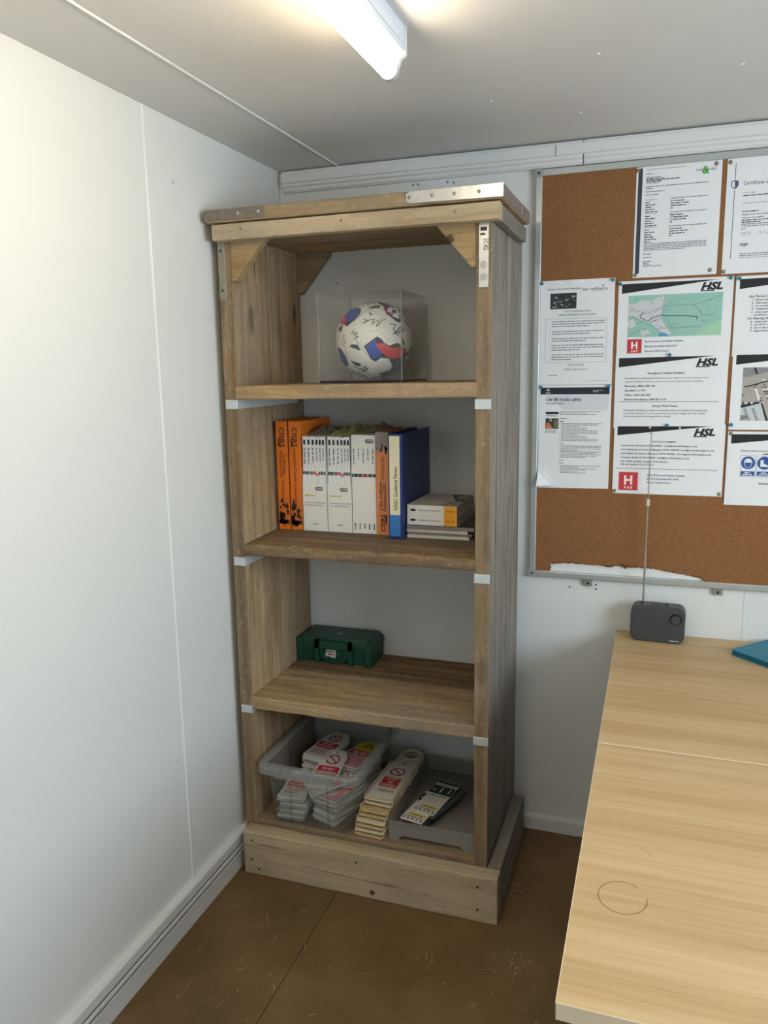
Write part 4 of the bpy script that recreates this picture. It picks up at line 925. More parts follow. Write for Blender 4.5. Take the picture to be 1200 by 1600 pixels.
HL = ['bottom cream tag holder of the stack between box and tray', 'cream tag holder second from bottom of the stack', 'stained tag holder third from bottom of the stack', 'cream tag holder fourth from bottom of the stack', 'yellow-stained tag holder fourth from top of the stack', 'rust-marked tag holder third from top of the stack', 'white tag holder just under the topmost one', 'topmost white tag holder with red do-not-use panel and oval loop']
usedh = set()
for i, (x, y, z, src) in enumerate(HP):
    o = copy_tree(src) if src in usedh else src
    usedh.add(src) if o is src else None
    o.location = (x+0.005, y, ZB+z); o.rotation_euler = (0.0, 0, -0.06+0.012*(i % 3)); tag(o, HL[i], 'tag holder', 'stacked tag holders'); top = o
finish(plate([(-0.040, 0.012), (0.040, 0.012), (0.040, 0.235), (-0.040, 0.235)], [], (0, 0, 0.006), (1, 0, 0), (0, 1, 0), 0.0018), 'tag_insert', M_tag, top)
P = Print(top, (-0.04, 0.235, 0.0079), (1, 0, 0), (0, 1, 0))
prohibition(P, 0.040, 0.066, 0.024); P.poly('warning_panel', K_red, rrect(0.028, 0.029, 0.005, 4, 0.040, 0.132), 1)
for k, s in enumerate(('DO NOT', 'USE', 'SCAFFOLD')): P.text('warning_lettering', K_white, s, 0.040, 0.118+k*0.019, 0.012, width=(0.036, 0.016, 0.044)[k], align='C', bold=0.02)
P.text('maker_lettering', K_text, 'TG', 0.040, 0.016, 0.012, width=0.020, align='C', bold=0.03); P.rect('rust_mark', mat('rust_stain', (200, 150, 130), var=0.2), 0.02, 0.178, 0.05, 0.010, 1); P.flush()

def tray():
    t = thing('plastic_tray', 'shallow grey translucent plastic tray with arched front beside the tag holders', 'tray', (0.6060, -0.230, ZB))
    hx, hy, h = 0.1255, 0.203, 0.064
    bm = bmesh.new()
    def lp(a, b, z, r=0.008): return [(x, y, z) for x, y in rrect(a, b, r, 4)]
    loft(bm, [lp(hx-0.006, hy-0.006, 0.016), lp(hx-0.001, hy-0.001, 0.054), lp(hx+0.001, hy+0.001, 0.056), lp(hx+0.001, hy+0.001, h), lp(hx-0.0015, hy-0.0015, h), lp(hx-0.003, hy-0.003, 0.054), lp(hx-0.008, hy-0.008, 0.018)])
    finish(bm, 'tray_shell', M_tray, t)
    ap = [(-hx, 0.055), (-hx+0.002, 0), (-hx+0.022, 0), (-hx+0.028, 0.004), (-hx+0.036, 0.016), (-hx+0.046, 0.020), (hx-0.046, 0.020), (hx-0.036, 0.016), (hx-0.028, 0.004), (hx-0.022, 0), (hx-0.002, 0), (hx, 0.055)]
    finish(plate(ap, [], (0, -hy+0.004, 0), (1, 0, 0), (0, 0, 1), 0.003), 'front_apron', M_tray, t); finish(plate(ap, [], (0, hy, 0), (1, 0, 0), (0, 0, 1), 0.003), 'rear_apron', M_tray, t)
    P = Print(t, (-0.10, -hy-0.0012, 0.050))
    for i in range(9): P.poly('moulded_mark', mat('mould_grey', (150, 150, 147), rough=0.4), [(0.01+i*0.0055, 0.002), (0.0135+i*0.0055, 0.002), (0.012+i*0.0055, 0.008), (0.0085+i*0.0055, 0.008)], 1)
    P.flush()
tray()
def green_tag(x, y, z, rz, tx, lab, full):
    w_, h = 0.072, 0.190
    o = finish(plate(rrect(w_/2, h/2, 0.003), [], (0, 0, 0), (1, 0, 0), (0, 1, 0), 0.0031), 'inspection_tag', M_tag if full else mat('tag_black_edge', (70, 78, 74), rough=0.5), None, (x, y, ZB+z), (tx, 0, rz))
    tag(o, lab, 'tag', 'green and white inspection tags in the tray')
    if not full: return
    P = Print(o, (-w_/2, h/2, 0.0031), (1, 0, 0), (0, 1, 0))
    P.rect('green_panel', K_dgreen, 0.0005, 0.0005, w_-0.001, 0.018, 1)
    for i in range(6): P.poly('check_stripe', K_white, [(0.004+i*0.012, 0.002), (0.009+i*0.012, 0.002), (0.005+i*0.012, 0.008), (0.0+i*0.012+0.001, 0.008)], 2)
    P.rect('green_panel', K_dgreen, 0.0005, 0.034, w_-0.001, 0.046, 1); P.bars('small_print', K_text, 0.006, 0.029, 0.06, 0.006)
    for q in (0.030, 0.056): P.bars('panel_print', K_white, q, 0.042, 0.030, 0.006, rot=1)
    P.disc('panel_symbol', K_white, 0.010, 0.060, 0.006, 2, 0.004)
    P.bars('small_print', K_text, 0.006, 0.092, 0.06, 0.005)
    for q in (0.022, 0.044): P.rect('form_lines', K_grey, q, 0.096, 0.0008, 0.05, 1)
    P.rect('yellow_strip', K_yellow, 0.012, 0.150, 0.056, 0.012, 1); P.bars('strip_print', K_text, 0.02, 0.158, 0.038, 0.005)
    for i in range(5): P.rect('check_stripe', K_black, 0.004+i*0.014, 0.176, 0.007, 0.006, 1)
    P.bars('small_print', K_text, 0.004, 0.171, 0.06, 0.005); P.flush()
r_ = random.Random(5)
for i in range(7): green_tag(0.558+r_.uniform(-0.006, 0.006), -0.285+r_.uniform(-0.006, 0.006), 0.0185+i*0.0032, -0.18+r_.uniform(-0.05, 0.05), 0.0, 'dark-edged inspection tag in the tray pile, '+ORD[i], False)
green_tag(0.590, -0.262, 0.0410, -0.32, 0.0, 'inspection tag edge sticking out of the tray pile', False)
green_tag(0.553, -0.300, 0.0442, -0.20, 0.0, 'green and white inspection tag second from top in the tray', True)
green_tag(0.575, -0.250, 0.0475, -0.20, 0.02, 'topmost green and white inspection tag in the tray', True)

# ------------------------------------------------------------------ desks
def desk_material():
    m = bpy.data.materials.new('light_oak_laminate'); N, L = nodes_of(m); b = N['Principled BSDF']; tc = N.new('ShaderNodeTexCoord')
    def nz(mapping, detail, rgh, dist=0.0):
        mp = N.new('ShaderNodeMapping'); mp.inputs['Scale'].default_value = mapping; L.new(tc.outputs['Object'], mp.inputs['Vector'])
        q = N.new('ShaderNodeTexNoise'); q.inputs['Scale'].default_value = 1.0; q.inputs['Detail'].default_value = detail; q.inputs['Roughness'].default_value = rgh; q.inputs['Distortion'].default_value = dist
        L.new(mp.outputs[0], q.inputs['Vector']); return q.outputs['Fac']
    a = nz((1.1, 22, 22), 5, 0.6, 0.3); f = nz((3.5, 190, 190), 3, 0.5); p = nz((9, 420, 420), 2, 0.5)
    g = math_node(N, L, 'ADD', math_node(N, L, 'MULTIPLY', a, 0.72), math_node(N, L, 'MULTIPLY', f, 0.28))
    col = ramp(N, L, g, [(0.30, (180, 149, 106)), (0.46, (193, 163, 119)), (0.56, (201, 173, 130)), (0.72, (211, 186, 145))])
    pf = N.new('ShaderNodeMapRange'); pf.inputs['From Min'].default_value = 0.62; pf.inputs['From Max'].default_value = 0.72; L.new(p, pf.inputs['Value'])
    col = mixc(N, L, math_node(N, L, 'MULTIPLY', pf.outputs[0], 0.25), col, (150, 120, 84))
    L.new(col, b.inputs['Base Color']); b.inputs['Roughness'].default_value = 0.48; b.inputs['Specular IOR Level'].default_value = 0.35
    bp = N.new('ShaderNodeBump'); bp.inputs['Strength'].default_value = 0.05; bp.inputs['Distance'].default_value = 0.001; L.new(f, bp.inputs['Height']); L.new(bp.outputs['Normal'], b.inputs['Normal'])
    return m
M_desk = desk_material(); M_dedge = mat('desk_edging', (226, 210, 180), rough=0.5, var=0.1, vscale=40); M_leg = mat('silver_desk_frame', (150, 158, 168), rough=0.4, metal=0.5)
def desk(y_f, y_b, label):
    t = thing('desk', label, 'desk', (1.0735, y_b, 0), (0, 0, 0), 'light oak desks pushed together')
    d = y_b-y_f; Ld = 1.60
    finish(box(0.0012, Ld-0.0012, -d+0.0012, -0.0012, 0.679, 0.703), 'desk_top', M_desk, t)
    for b in ((0, 0.0014, -d, 0), (Ld-0.0014, Ld, -d, 0), (0, Ld, -d, -d+0.0014), (0, Ld, -0.0014, 0)): finish(box(b[0], b[1], b[2], b[3], 0.6785, 0.7032, 0.0004, 1), 'edge_band', M_dedge, t)
    for x in (0.042, Ld-0.042):
        for y in (-0.06, -d+0.030): finish(box(x-0.025, x+0.025, y-0.02, y+0.02, 0.0, 0.6795, 0.003), 'leg', M_leg, t)
        finish(box(x-0.02, x+0.02, -d+0.05, -0.05, 0.635, 0.6795, 0.003), 'side_rail', M_leg, t)
    finish(box(0.07, Ld-0.07, -0.08, -0.05, 0.63, 0.679, 0.003), 'cross_rail', M_leg, t)
    return t
desk(-0.7675, -0.004, 'light oak desk against the notice board wall'); d2 = desk(-1.5035, -0.7690, 'light oak desk with a faint round cup mark on its top')
M_ring = clear_plastic('cup_mark', (0.86, 0.78, 0.68), 0.05, 0.16, 0.6, 1.02, (150, 116, 80))
bm = bmesh.new(); n = 60; pv = None
for i in range(n+1):
    a = 0.9+5.6*i/n; w_ = 0.0011+0.0007*noise.noise(Vector((i*0.3, 0, 0))); c = [(math.cos(a)*(0.0355+s*w_), math.sin(a)*(0.0375+s*w_), 0.0004) for s in (-1, 1)]
    q = [bm.verts.new(p) for p in c]
    if pv: bm.faces.new((pv[0], pv[1], q[1], q[0]))
    pv = q
finish(bm, 'cup_mark', M_ring, d2, (1.145-1.0735, -1.270+0.769, 0.703))
bm = bmesh.new(); pv = None
for i in range(13):
    x, y = 0.02*i/12, -0.018*(i/12)**2; q = [bm.verts.new((x+s*0.0004, y+s*0.0007, 0.0004)) for s in (-1, 1)]
    if pv: bm.faces.new((pv[0], pv[1], q[1], q[0]))
    pv = q
finish(bm, 'scuff_mark', M_ring, d2, (1.168-1.0735, -1.135+0.769, 0.703))

# teal notebook at the desk edge
t = thing('notebook', 'teal hardback notebook lying on the desk below the notice board', 'notebook', (1.3815, -0.132, 0.7032), (0, 0, -0.74))
Mt = mat('teal_cover', (4, 120, 150), rough=0.45, var=0.05)
for z0_, z1_ in ((0, 0.0022), (0.0138, 0.016)):
    finish(plate(rrect(0.125, 0.080, 0.008, 4, 0.125, 0.080), [], (0, 0, z0_), (1, 0, 0), (0, 1, 0), z1_-z0_), 'cover', Mt, t)
finish(box(0.003, 0.246, 0.003, 0.157, 0.002, 0.014), 'pages', mat('teal_page_edge', (20, 96, 124), rough=0.6, var=0.1), t); finish(box(0.0, 0.004, 0.008, 0.152, 0.001, 0.015, 0.001), 'spine', Mt, t)
finish(cyl((0.105, 0.030, 0.0158), (0.105, 0.030, 0.0166), 0.006, seg=14), 'button', mat('pale_button', (150, 196, 206)), t)

# portable radio
def radio():
    t = thing('radio', 'small dark grey portable radio with tall aerial on the desk', 'radio', (1.1895, -0.060, 0.7032), (0, 0, -0.04))
    G = mat('radio_grey', (62, 64, 66), rough=0.55, var=0.05, vscale=200, bump=0.15, bscale=900); Gt = mat('radio_top_grey', (84, 86, 86), rough=0.5); K = mat('radio_black', (28, 29, 31), rough=0.4)
    w_, h, d = 0.0745, 0.106, 0.024
    bm = bmesh.new(); pr = rrect(w_, h/2, 0.022, 6, 0, h/2+0.001)
    def ins(k): return rrect(w_-k, h/2-k, 0.022-k*0.6, 6, 0, h/2+0.001)
    loft(bm, [[(x, -d-0.004, z) for x, z in ins(0.006)], [(x, -d-0.003, z) for x, z in ins(0.001)], [(x, -d, z) for x, z in pr]][::-1]); finish(bm, 'front_grille', G, t)
    bm = bmesh.new(); loft(bm, [[(x, -d, z) for x, z in ins(0.0)], [(x, d-0.003, z) for x, z in ins(0.0)], [(x, d, z) for x, z in ins(0.005)]][::-1]); finish(bm, 'housing', Gt, t)
    kn = finish(cyl((0.049, -d-0.004, 0.074), (0.049, -d-0.011, 0.074), 0.0125, seg=28), 'tuning_knob', G, t)
    finish(plate([(0.0165*math.cos(a*PI/14), 0.0165*math.sin(a*PI/14)) for a in range(28)], [[(0.0127*math.cos(-a*PI/14), 0.0127*math.sin(-a*PI/14)) for a in range(28)]], (0.049, -d-0.0035, 0.074), (1, 0, 0), (0, 0, 1), 0.0012), 'knob_ring', K, t)
    P = Print(t, (-w_, -d-0.0042, h)); P.bars('logo_print', mat('logo_silver', (196, 198, 198)), 0.108, 0.0985, 0.025, 0.0042); P.disc('marker_dot', K_faint, w_+0.049, 0.0115, 0.0012, 2); P.flush()
    for x in (-0.044, 0.024):
        for y in (-0.012, -0.002, 0.008): finish(box(x-0.005, x+0.003, y-0.002, y+0.002, h+0.0005, h+0.0026, 0.0006, 1), 'button', K, t)
    finish(box(-0.022, 0.010, -0.012, 0.004, h+0.0005, h+0.0018), 'display', K, t)
    A = mat('chrome_aerial', (196, 200, 202), rough=0.25, metal=0.8); bm = bmesh.new()
    x, y = -0.0435, 0.010
    for z0_, z1_, rr in ((0.100, 0.262, 0.0031), (0.262, 0.400, 0.0024), (0.400, 0.520, 0.0018), (0.520, 0.598, 0.0012)): bcyl(bm, (x+0.004*(z0_-.1), y, z0_), (x+0.004*(z1_-.1), y, z1_), rr, seg=10)
    ar = finish(bm, 'aerial', A, t); finish(lathe(bmesh.new(), (x+0.002, y, 0.596), (0, 0, 1), ((0, 0.0012), (0.001, 0.0026), (0.005, 0.0026), (0.006, 0.001)), 10), 'aerial_tip', A, ar)
    finish(box(x-0.003, x+0.006, y-0.0035, y+0.0035, 0.392, 0.412, 0.002), 'tape_wrap', mat('masking_tape', (214, 208, 192), rough=0.8), ar)
    for sx in (-1, 1): finish(box(sx*0.05-0.008, sx*0.05+0.008, -0.018, 0.018, 0.0, 0.003), 'foot', K, t)
radio()

# ------------------------------------------------------------------ notice board
def cork_material():
    m = bpy.data.materials.new('cork'); N, L = nodes_of(m); b = N['Principled BSDF']; tc = N.new('ShaderNodeTexCoord')
    def nz(scale, det):
        q = N.new('ShaderNodeTexNoise'); q.inputs['Scale'].default_value = scale; q.inputs['Detail'].default_value = det; q.inputs['Roughness'].default_value = 0.7; L.new(tc.outputs['Object'], q.inputs['Vector']); return q.outputs['Fac']
    a, c = nz(260, 3), nz(5, 4)
    col = ramp(N, L, a, [(0.30, (124, 85, 55)), (0.5, (140, 98, 64)), (0.70, (156, 113, 76))])
    col = mixc(N, L, math_node(N, L, 'MULTIPLY', c, 0.3), col, (140, 96, 60))
    L.new(col, b.inputs['Base Color']); b.inputs['Roughness'].default_value = 0.92; b.inputs['Specular IOR Level'].default_value = 0.15
    bp = N.new('ShaderNodeBump'); bp.inputs['Strength'].default_value = 0.3; bp.inputs['Distance'].default_value = 0.001; L.new(a, bp.inputs['Height']); L.new(bp.outputs['Normal'], b.inputs['Normal'])
    return m
BX0, BX1, BZ0, BZ1 = 0.8076, 2.62, 0.8560, 2.0405
nb = thing('notice_board', 'large cork notice board in an aluminium frame with torn lower edge', 'notice board', (0, 0, 0))
torn = [(0.866, 0.871), (0.875, 0.885), (0.868, 0.894), (0.893, 0.902), (0.926, 0.902), (0.959, 0.904), (0.995, 0.901), (1.054, 0.899), (1.062, 0.907), (1.094, 0.905), (1.117, 0.901), (1.151, 0.904), (1.185, 0.900), (1.225, 0.894), (1.258, 0.891), (1.291, 0.886), (1.311, 0.878), (1.325, 0.866)]
rt = random.Random(3); fine = []
for (a, b), (c, d) in zip(torn, torn[1:]):
    for k in range(5): fine.append((a+(c-a)*k/5+(rt.uniform(-0.002, 0.002) if k else 0), b+(d-b)*k/5+(rt.uniform(-0.0022, 0.0022) if k else 0)))
fine.append(torn[-1])
out = [(BX0+0.006, BZ0+0.012), (0.862, BZ0+0.012)]+fine+[(1.330, BZ0+0.012), (BX1-0.006, BZ0+0.012), (BX1-0.006, BZ1-0.006), (BX0+0.006, BZ1-0.006)]
M_cork = cork_material()
finish(plate(out, [[(0.838+0.0018*math.cos(-k*PI/4), 1.985+0.0018*math.sin(-k*PI/4)) for k in range(8)]], (0, -0.0055, 0), (1, 0, 0), (0, 0, 1), 0.0045), 'cork_sheet', M_cork, nb)
finish(box(BX0+0.006, BX1-0.006, -0.005, -0.0005, BZ0+0.006, BZ1-0.006), 'backing_board', mat('board_backing_white', (226, 228, 228), rough=0.6), nb)
K_torn = mat('torn_cork_edge', (104, 64, 40), rough=0.95, var=0.3, vscale=200)
P = Print(nb, (0, -0.0101, 0))
for i in range(0, len(fine)-3, 2):
    if rt.random() < 0.85:
        (a, b), (c, d) = fine[i], fine[i+2]; P.poly('torn_edge', K_torn, [(a, -b), (c, -d), (c+rt.uniform(-.002, .002), -d-rt.uniform(0.002, 0.0055)), (a, -b-rt.uniform(0.001, 0.005))], 1)
P.poly('torn_edge', K_torn, [(1.055, -0.899), (1.064, -0.907), (1.092, -0.905), (1.100, -0.903), (1.092, -0.896), (1.084, -0.903), (1.064, -0.904)], 2); P.flush()
fw = 0.019
def rail(b, nm='frame_rail'):
    o = finish(box(*b, 0.0025, 2), nm, M_alu, nb); return o
rail((BX0, BX0+fw, -0.0165, 0.0, BZ0+0.012, BZ1-0.012)); rail((BX1-fw, BX1, -0.0165, 0.0, BZ0+0.012, BZ1-0.012))
rail((BX0+0.012, BX1-0.012, -0.0165, 0.0, BZ0, BZ0+fw)); rail((BX0+0.012, BX1-0.012, -0.0165, 0.0, BZ1-fw, BZ1))
for x in (BX0+0.009, BX1-0.009):
    for z in (BZ0+0.010, BZ1-0.010):
        o = finish(plate(rrect(0.0115, 0.0115, 0.004, 3, x, z), [], (0, -0.002, 0), (1, 0, 0), (0, 0, 1), 0.0158), 'corner_cap', M_bplastic, nb); finish(cyl((x, -0.0175, z), (x, -0.0186, z), 0.0038, seg=8), 'screw', M_nail, o)
for x in (0.985, 1.349):
    o = finish(box(x-0.013, x+0.013, -0.012, 0.0, 0.836, 0.8565, 0.002), 'wall_clip', mat('clip_grey', (150, 152, 150), rough=0.4, metal=0.4), nb); finish(cyl((x, -0.0118, 0.845), (x, -0.0132, 0.845), 0.0042, seg=10), 'screw', M_nail, o)

# ------------------------------------------------------------------ the notices
mm = 0.001
def sheet(label, x, ztop, w_, h, lay, rot=0.0, curl=None, m=M_paper, name='notice'):
    """A4 sheet pinned on the cork; origin at its top-left corner."""
    t = thing(name, label, 'notice', (x, -0.0104-0.0011*lay, ztop), (0, rot, 0))
    bm = bmesh.new(); n, k = 10, 14; F_, B_ = [], []
    for j in range(k+1):
        fr, br = [], []
        for i in range(n+1):
            u, v = i/n, j/k; d = curl(u, v) if curl else 0.0
            fr.append(bm.verts.new((u*w_, -0.0004-d, -v*h))); br.append(bm.verts.new((u*w_, -d, -v*h)))
        F_.append(fr); B_.append(br)
    for j in range(k):
        for i in range(n):
            bm.faces.new((F_[j][i], F_[j+1][i], F_[j+1][i+1], F_[j][i+1])); bm.faces.new((B_[j][i], B_[j][i+1], B_[j+1][i+1], B_[j+1][i]))
    for i in range(n): bm.faces.new((F_[0][i], F_[0][i+1], B_[0][i+1], B_[0][i])); bm.faces.new((F_[k][i], B_[k][i], B_[k][i+1], F_[k][i+1]))
    for j in range(k): bm.faces.new((F_[j][0], B_[j][0], B_[j+1][0], F_[j+1][0])); bm.faces.new((F_[j][n], F_[j+1][n], B_[j+1][n], B_[j][n]))
    finish(bm, 'paper', m, t); return t, Print(t, (0, -0.0004, 0))
def hsl_header(P, full=True, yo=0.0):
    P.poly('header_wedge', K_black, [(0.009, 0.008+yo), (0.262, 0.006+yo), (0.009, 0.034+yo)], 1)
    if full:
        x0, y0_ = 0.215, 0.032+yo       # slanted block-letter logo
        P.text('logo_lettering', K_black, 'HSL', x0, y0_, 0.0185, width=0.056, bold=0.05, shear=0.28); P.rect('logo_bar', K_black, x0-0.001, y0_+0.0018, 0.036, 0.0028, 1)
def hospital(P, x, y, s):
    P.poly('hospital_sign', K_red, rrect(s/2, s/2, s*0.05, 3, x+s/2, y+s/2), 1)
    for a, b, c, d in ((0, 0, s, s*0.02), (0, s*0.98, s, s*0.02), (0, 0, s*0.02, s), (s*0.98, 0, s*0.02, s)): P.rect('sign_border', K_faint, x+a, y+b, c, d, 2)
    P.text('sign_lettering', K_white, 'H', x+s/2, y+s*0.66, s*0.46, align='C', bold=0.035); P.text('sign_lettering', K_white, 'A & E', x+s/2, y+s*0.90, s*0.15, width=s*0.44, align='C', bold=0.02)
# map to the hospital
t, P = sheet('landscape notice with a green road map and a red hospital sign', 1.0440, 1.7240, 0.297, 0.212, 0); hsl_header(P)
K_map = mat('map_green', (150, 196, 184), rough=0.7, var=0.08, vscale=18); K_mapt = mat('map_town', (204, 206, 210), rough=0.7, var=0.05); K_mapw = mat('map_water', (92, 150, 190), rough=0.7); K_road = mat('map_road', (110, 140, 150), rough=0.7); K_route = mat('map_route', (52, 70, 100), rough=0.7); K_mapf = mat('map_field', (164, 206, 176), rough=0.7)
x0, y0_, mw, mh = 0.028, 0.040, 0.244, 0.114
mp_ = lambda q: [(x0+a*mw, y0_+b*mh) for a, b in q]
P.rect('map', K_map, x0, y0_, mw, mh, 1)
P.poly('map', K_mapt, mp_([(0.0, 0.18), (0.08, 0.20), (0.14, 0.12), (0.24, 0.14), (0.33, 0.06), (0.40, 0.02), (0.39, 0.20), (0.37, 0.42), (0.38, 0.50), (0.30, 0.62), (0.22, 0.66), (0.12, 0.55), (0.05, 0.48), (0.0, 0.50)]), 2)
P.poly('map', K_mapt, mp_([(0.0, 0.55), (0.06, 0.56), (0.10, 0.70), (0.04, 0.78), (0.0, 0.74)]), 2); P.poly('map', K_mapt, mp_([(0.25, 0.64), (0.36, 0.55), (0.40, 0.72), (0.48, 0.92), (0.44, 0.98), (0.36, 0.86), (0.30, 0.78)]), 2); P.poly('map', K_mapt, mp_([(0.14, 0.85), (0.22, 0.82), (0.25, 0.92), (0.16, 0.97)]), 2)
P.poly('map', K_mapf, mp_([(0.72, 1.0), (0.82, 0.80), (1.0, 0.62), (1.0, 1.0)]), 2); P.poly('map', K_mapw, mp_([(0.35, 0.90), (0.42, 0.92), (0.46, 1.0), (0.345, 1.0)]), 3)
for q in ([(0.40, 0.0), (0.38, 0.2), (0.37, 0.5), (0.30, 0.75)], [(0.12, 0.48), (0.26, 0.40), (0.37, 0.28), (0.55, 0.27), (0.72, 0.26), (0.86, 0.18), (1.0, 0.04)], [(0.37, 0.5), (0.45, 0.65), (0.48, 0.78)], [(0.0, 0.98), (0.12, 0.86), (0.2, 0.80)], [(0.0, 0.60), (0.06, 0.52)], [(0.70, 0.26), (0.76, 0.40), (0.80, 0.52), (0.92, 0.50)], [(0.34, 0.72), (0.38, 0.80), (0.6, 0.80), (0.8, 0.78)], [(0.0, 0.34), (0.1, 0.36), (0.2, 0.44)], [(0.06, 0.52), (0.2, 0.68), (0.34, 0.84)]): P.line('map_roads', K_road, mp_(q), 0.0012, 4)
P.line('map_route', K_route, mp_([(0.155, 0.42), (0.13, 0.52), (0.22, 0.63), (0.26, 0.55), (0.37, 0.48), (0.42, 0.51), (0.62, 0.52), (0.74, 0.55), (0.745, 0.62)]), 0.0020, 5)
for i in range(26): P.bars('map_names', K_grey, x0+rnd.uniform(0.03, 0.9)*mw, y0_+rnd.uniform(0.08, 0.95)*mh, rnd.uniform(0.006, 0.014), 0.0022, layer=5)
hospital(P, 0.028, 0.159, 0.040)
for k, s in enumerate(('Royal Devon and Exeter Hospital', 'Barrack Rd, Exeter EX2 5DW', 'Phone: 01392 411611')): P.text('lettering', K_text, s, 0.076, 0.1685+0.0135*k, 0.0046, width=(0.100, 0.086, 0.064)[k], bold=0.02)
P.flush()
# emergency numbers
t, P = sheet('landscape notice of emergency contact numbers between two other notices', 1.0430, 1.5210, 0.297, 0.206, 1); hsl_header(P)
P.text('lettering', K_text, 'Emergency Contact Numbers-', 0.138, 0.054, 0.0056, width=0.100, align='C', bold=0.02)
for k, (s, wd) in enumerate((('If problems are identified with Electricity, Gas, Water or the Environment which', 0.222), ('require immediate attention, please contact the relevant 24 hour helpline.', 0.208))): P.text('lettering', K_text, s, 0.027, 0.067+0.0095*k, 0.0044, width=wd, bold=0.0, shear=0.15)
for k, (s, wd) in enumerate((('Electricity- 0800 6783 105', 0.082), ('Gas-0800 111 999', 0.056), ('Water - 0344 346 2020', 0.071), ('Environment Agency- 0800 80 70 60', 0.113))): P.text('lettering', K_text, s, 0.027, 0.0895+0.0125*k, 0.0050, width=wd, bold=0.02)
P.rect('rule', K_text, 0.012, 0.1305, 0.266, 0.0012, 1); P.text('lettering', K_text, 'Strong Wind/ Gusts-', 0.138, 0.1455, 0.0056, width=0.068, align='C', bold=0.02)
for k, (s, wd) in enumerate((('All External Working at Height is suspended when wind speeds (including gusts)', 0.224), ('are 24mph. Situation is to be monitored, and work at height can only resume', 0.218), ('when wind gusts have dropped below 24mph', 0.128))): P.text('lettering', K_text, s, 0.026, 0.1575+0.0085*k, 0.0044, width=wd, bold=0.006)
P.flush()
# contact numbers
t, P = sheet('landscape notice of contact numbers with red hospital sign behind the aerial', 1.0460, 1.3265, 0.297, 0.2025, 2); hsl_header(P, yo=-0.001)
P.text('lettering', K_text, 'CONTACT NUMBERS-', 0.138, 0.0525, 0.0050, width=0.066, align='C', bold=0.012)
for k, (s, wd, y) in enumerate((('Luke Foster (Director) 07702 00000 - Luke@hslscaffoldingltd.co.uk', 0.205, 0.064), ('Josh Speakman (Contracts Manager) 07702 000000- Josh@hslscaffoldingltd.co.uk', 0.250, 0.0755), ('Kevin Marsh (Contracts Manager) 07375 000000 - Kevin@hslscaffoldingltd.co.uk', 0.243, 0.087), ('Company Email: 01392 000000 - info@hslscaffoldingltd.co.uk', 0.186, 0.0985), ('RSS Health & Safety Helpline 01752 201616', 0.129, 0.110), ('RSS HR Number- 01752 201616', 0.092, 0.119))): P.text('lettering', K_text, s, 0.021, y, 0.0046, width=wd, bold=0.016)
P.rect('rule', K_text, 0.010, 0.128, 0.272, 0.0012, 1); hospital(P, 0.017, 0.139, 0.054)
for k, s in enumerate(('Royal Devon and Exeter Hospital', 'Barrack Rd, Exeter EX2 5DW', 'Phone: 01392 411611')): P.text('lettering', K_text, s, 0.096, 0.1485+0.011*k, 0.0046, width=(0.100, 0.086, 0.064)[k], bold=0.02)
for x in (0.098, 0.178): P.disc('punch_hole', M_paper, x, 0.010, 0.0026, 3)
P.flush()
# letter from the insurer
t, P = sheet('portrait letter with a dark side bar and a green ampersand logo', 1.0800, 2.0285, 0.216, 0.297, 0)
P.rect('side_bar', mat('bar_slate', (52, 66, 80), rough=0.6), 0.005, 0.010, 0.011, 0.276, 1)
P.text('logo_lettering', K_text, 'P A R T N E R S', 0.177, 0.030, 0.0058, width=0.048, align='C', bold=0.02); P.text('logo_ampersand', K_green, '&', 0.176, 0.037, 0.0190, width=0.018, align='C', bold=0.03, layer=3)
for k, (y, wd, kk) in enumerate(((0.016, 0.10, K_faint), (0.027, 0.018, K_grey), (0.036, 0.035, K_grey), (0.040, 0.046, K_text), (0.0435, 0.085, K_text), (0.047, 0.042, K_text), (0.051, 0.034, K_grey), (0.060, 0.158, K_grey), (0.0645, 0.018, K_grey), (0.073, 0.048, K_grey), (0.081, 0.032, K_grey))): P.bars('body_text', kk, 0.026, y, wd, 0.0032)
for b, y in enumerate((0.094, 0.130, 0.166)):
    P.bars('body_text', K_faint, 0.026, y, 0.028, 0.003); P.bars('body_text', K_grey, 0.090, y, 0.094, 0.0032)
    for k in range(5): P.bars('body_text', K_text, 0.026, y+0.007+0.0062*k, (0.012, 0.026, 0.018, 0.024, 0.032)[k], 0.0034); P.bars('body_text', K_text, 0.091, y+0.007+0.0062*k, (0.034, 0.046, 0.040, 0.006, 0)[k], 0.0034)
P.bars('body_text', K_text, 0.026, 0.204, 0.016, 0.0034)
for k in range(5): P.bars('body_text', K_grey, 0.026, 0.209+0.0042*k, 0.160 if k < 4 else 0.105, 0.0030)
for y, wd in ((0.236, 0.02), (0.245, 0.022), (0.256, 0.02), (0.260, 0.014), (0.264, 0.02), (0.268, 0.048)): P.bars('body_text', K_grey, 0.026, y, wd, 0.0032)
P.flush()
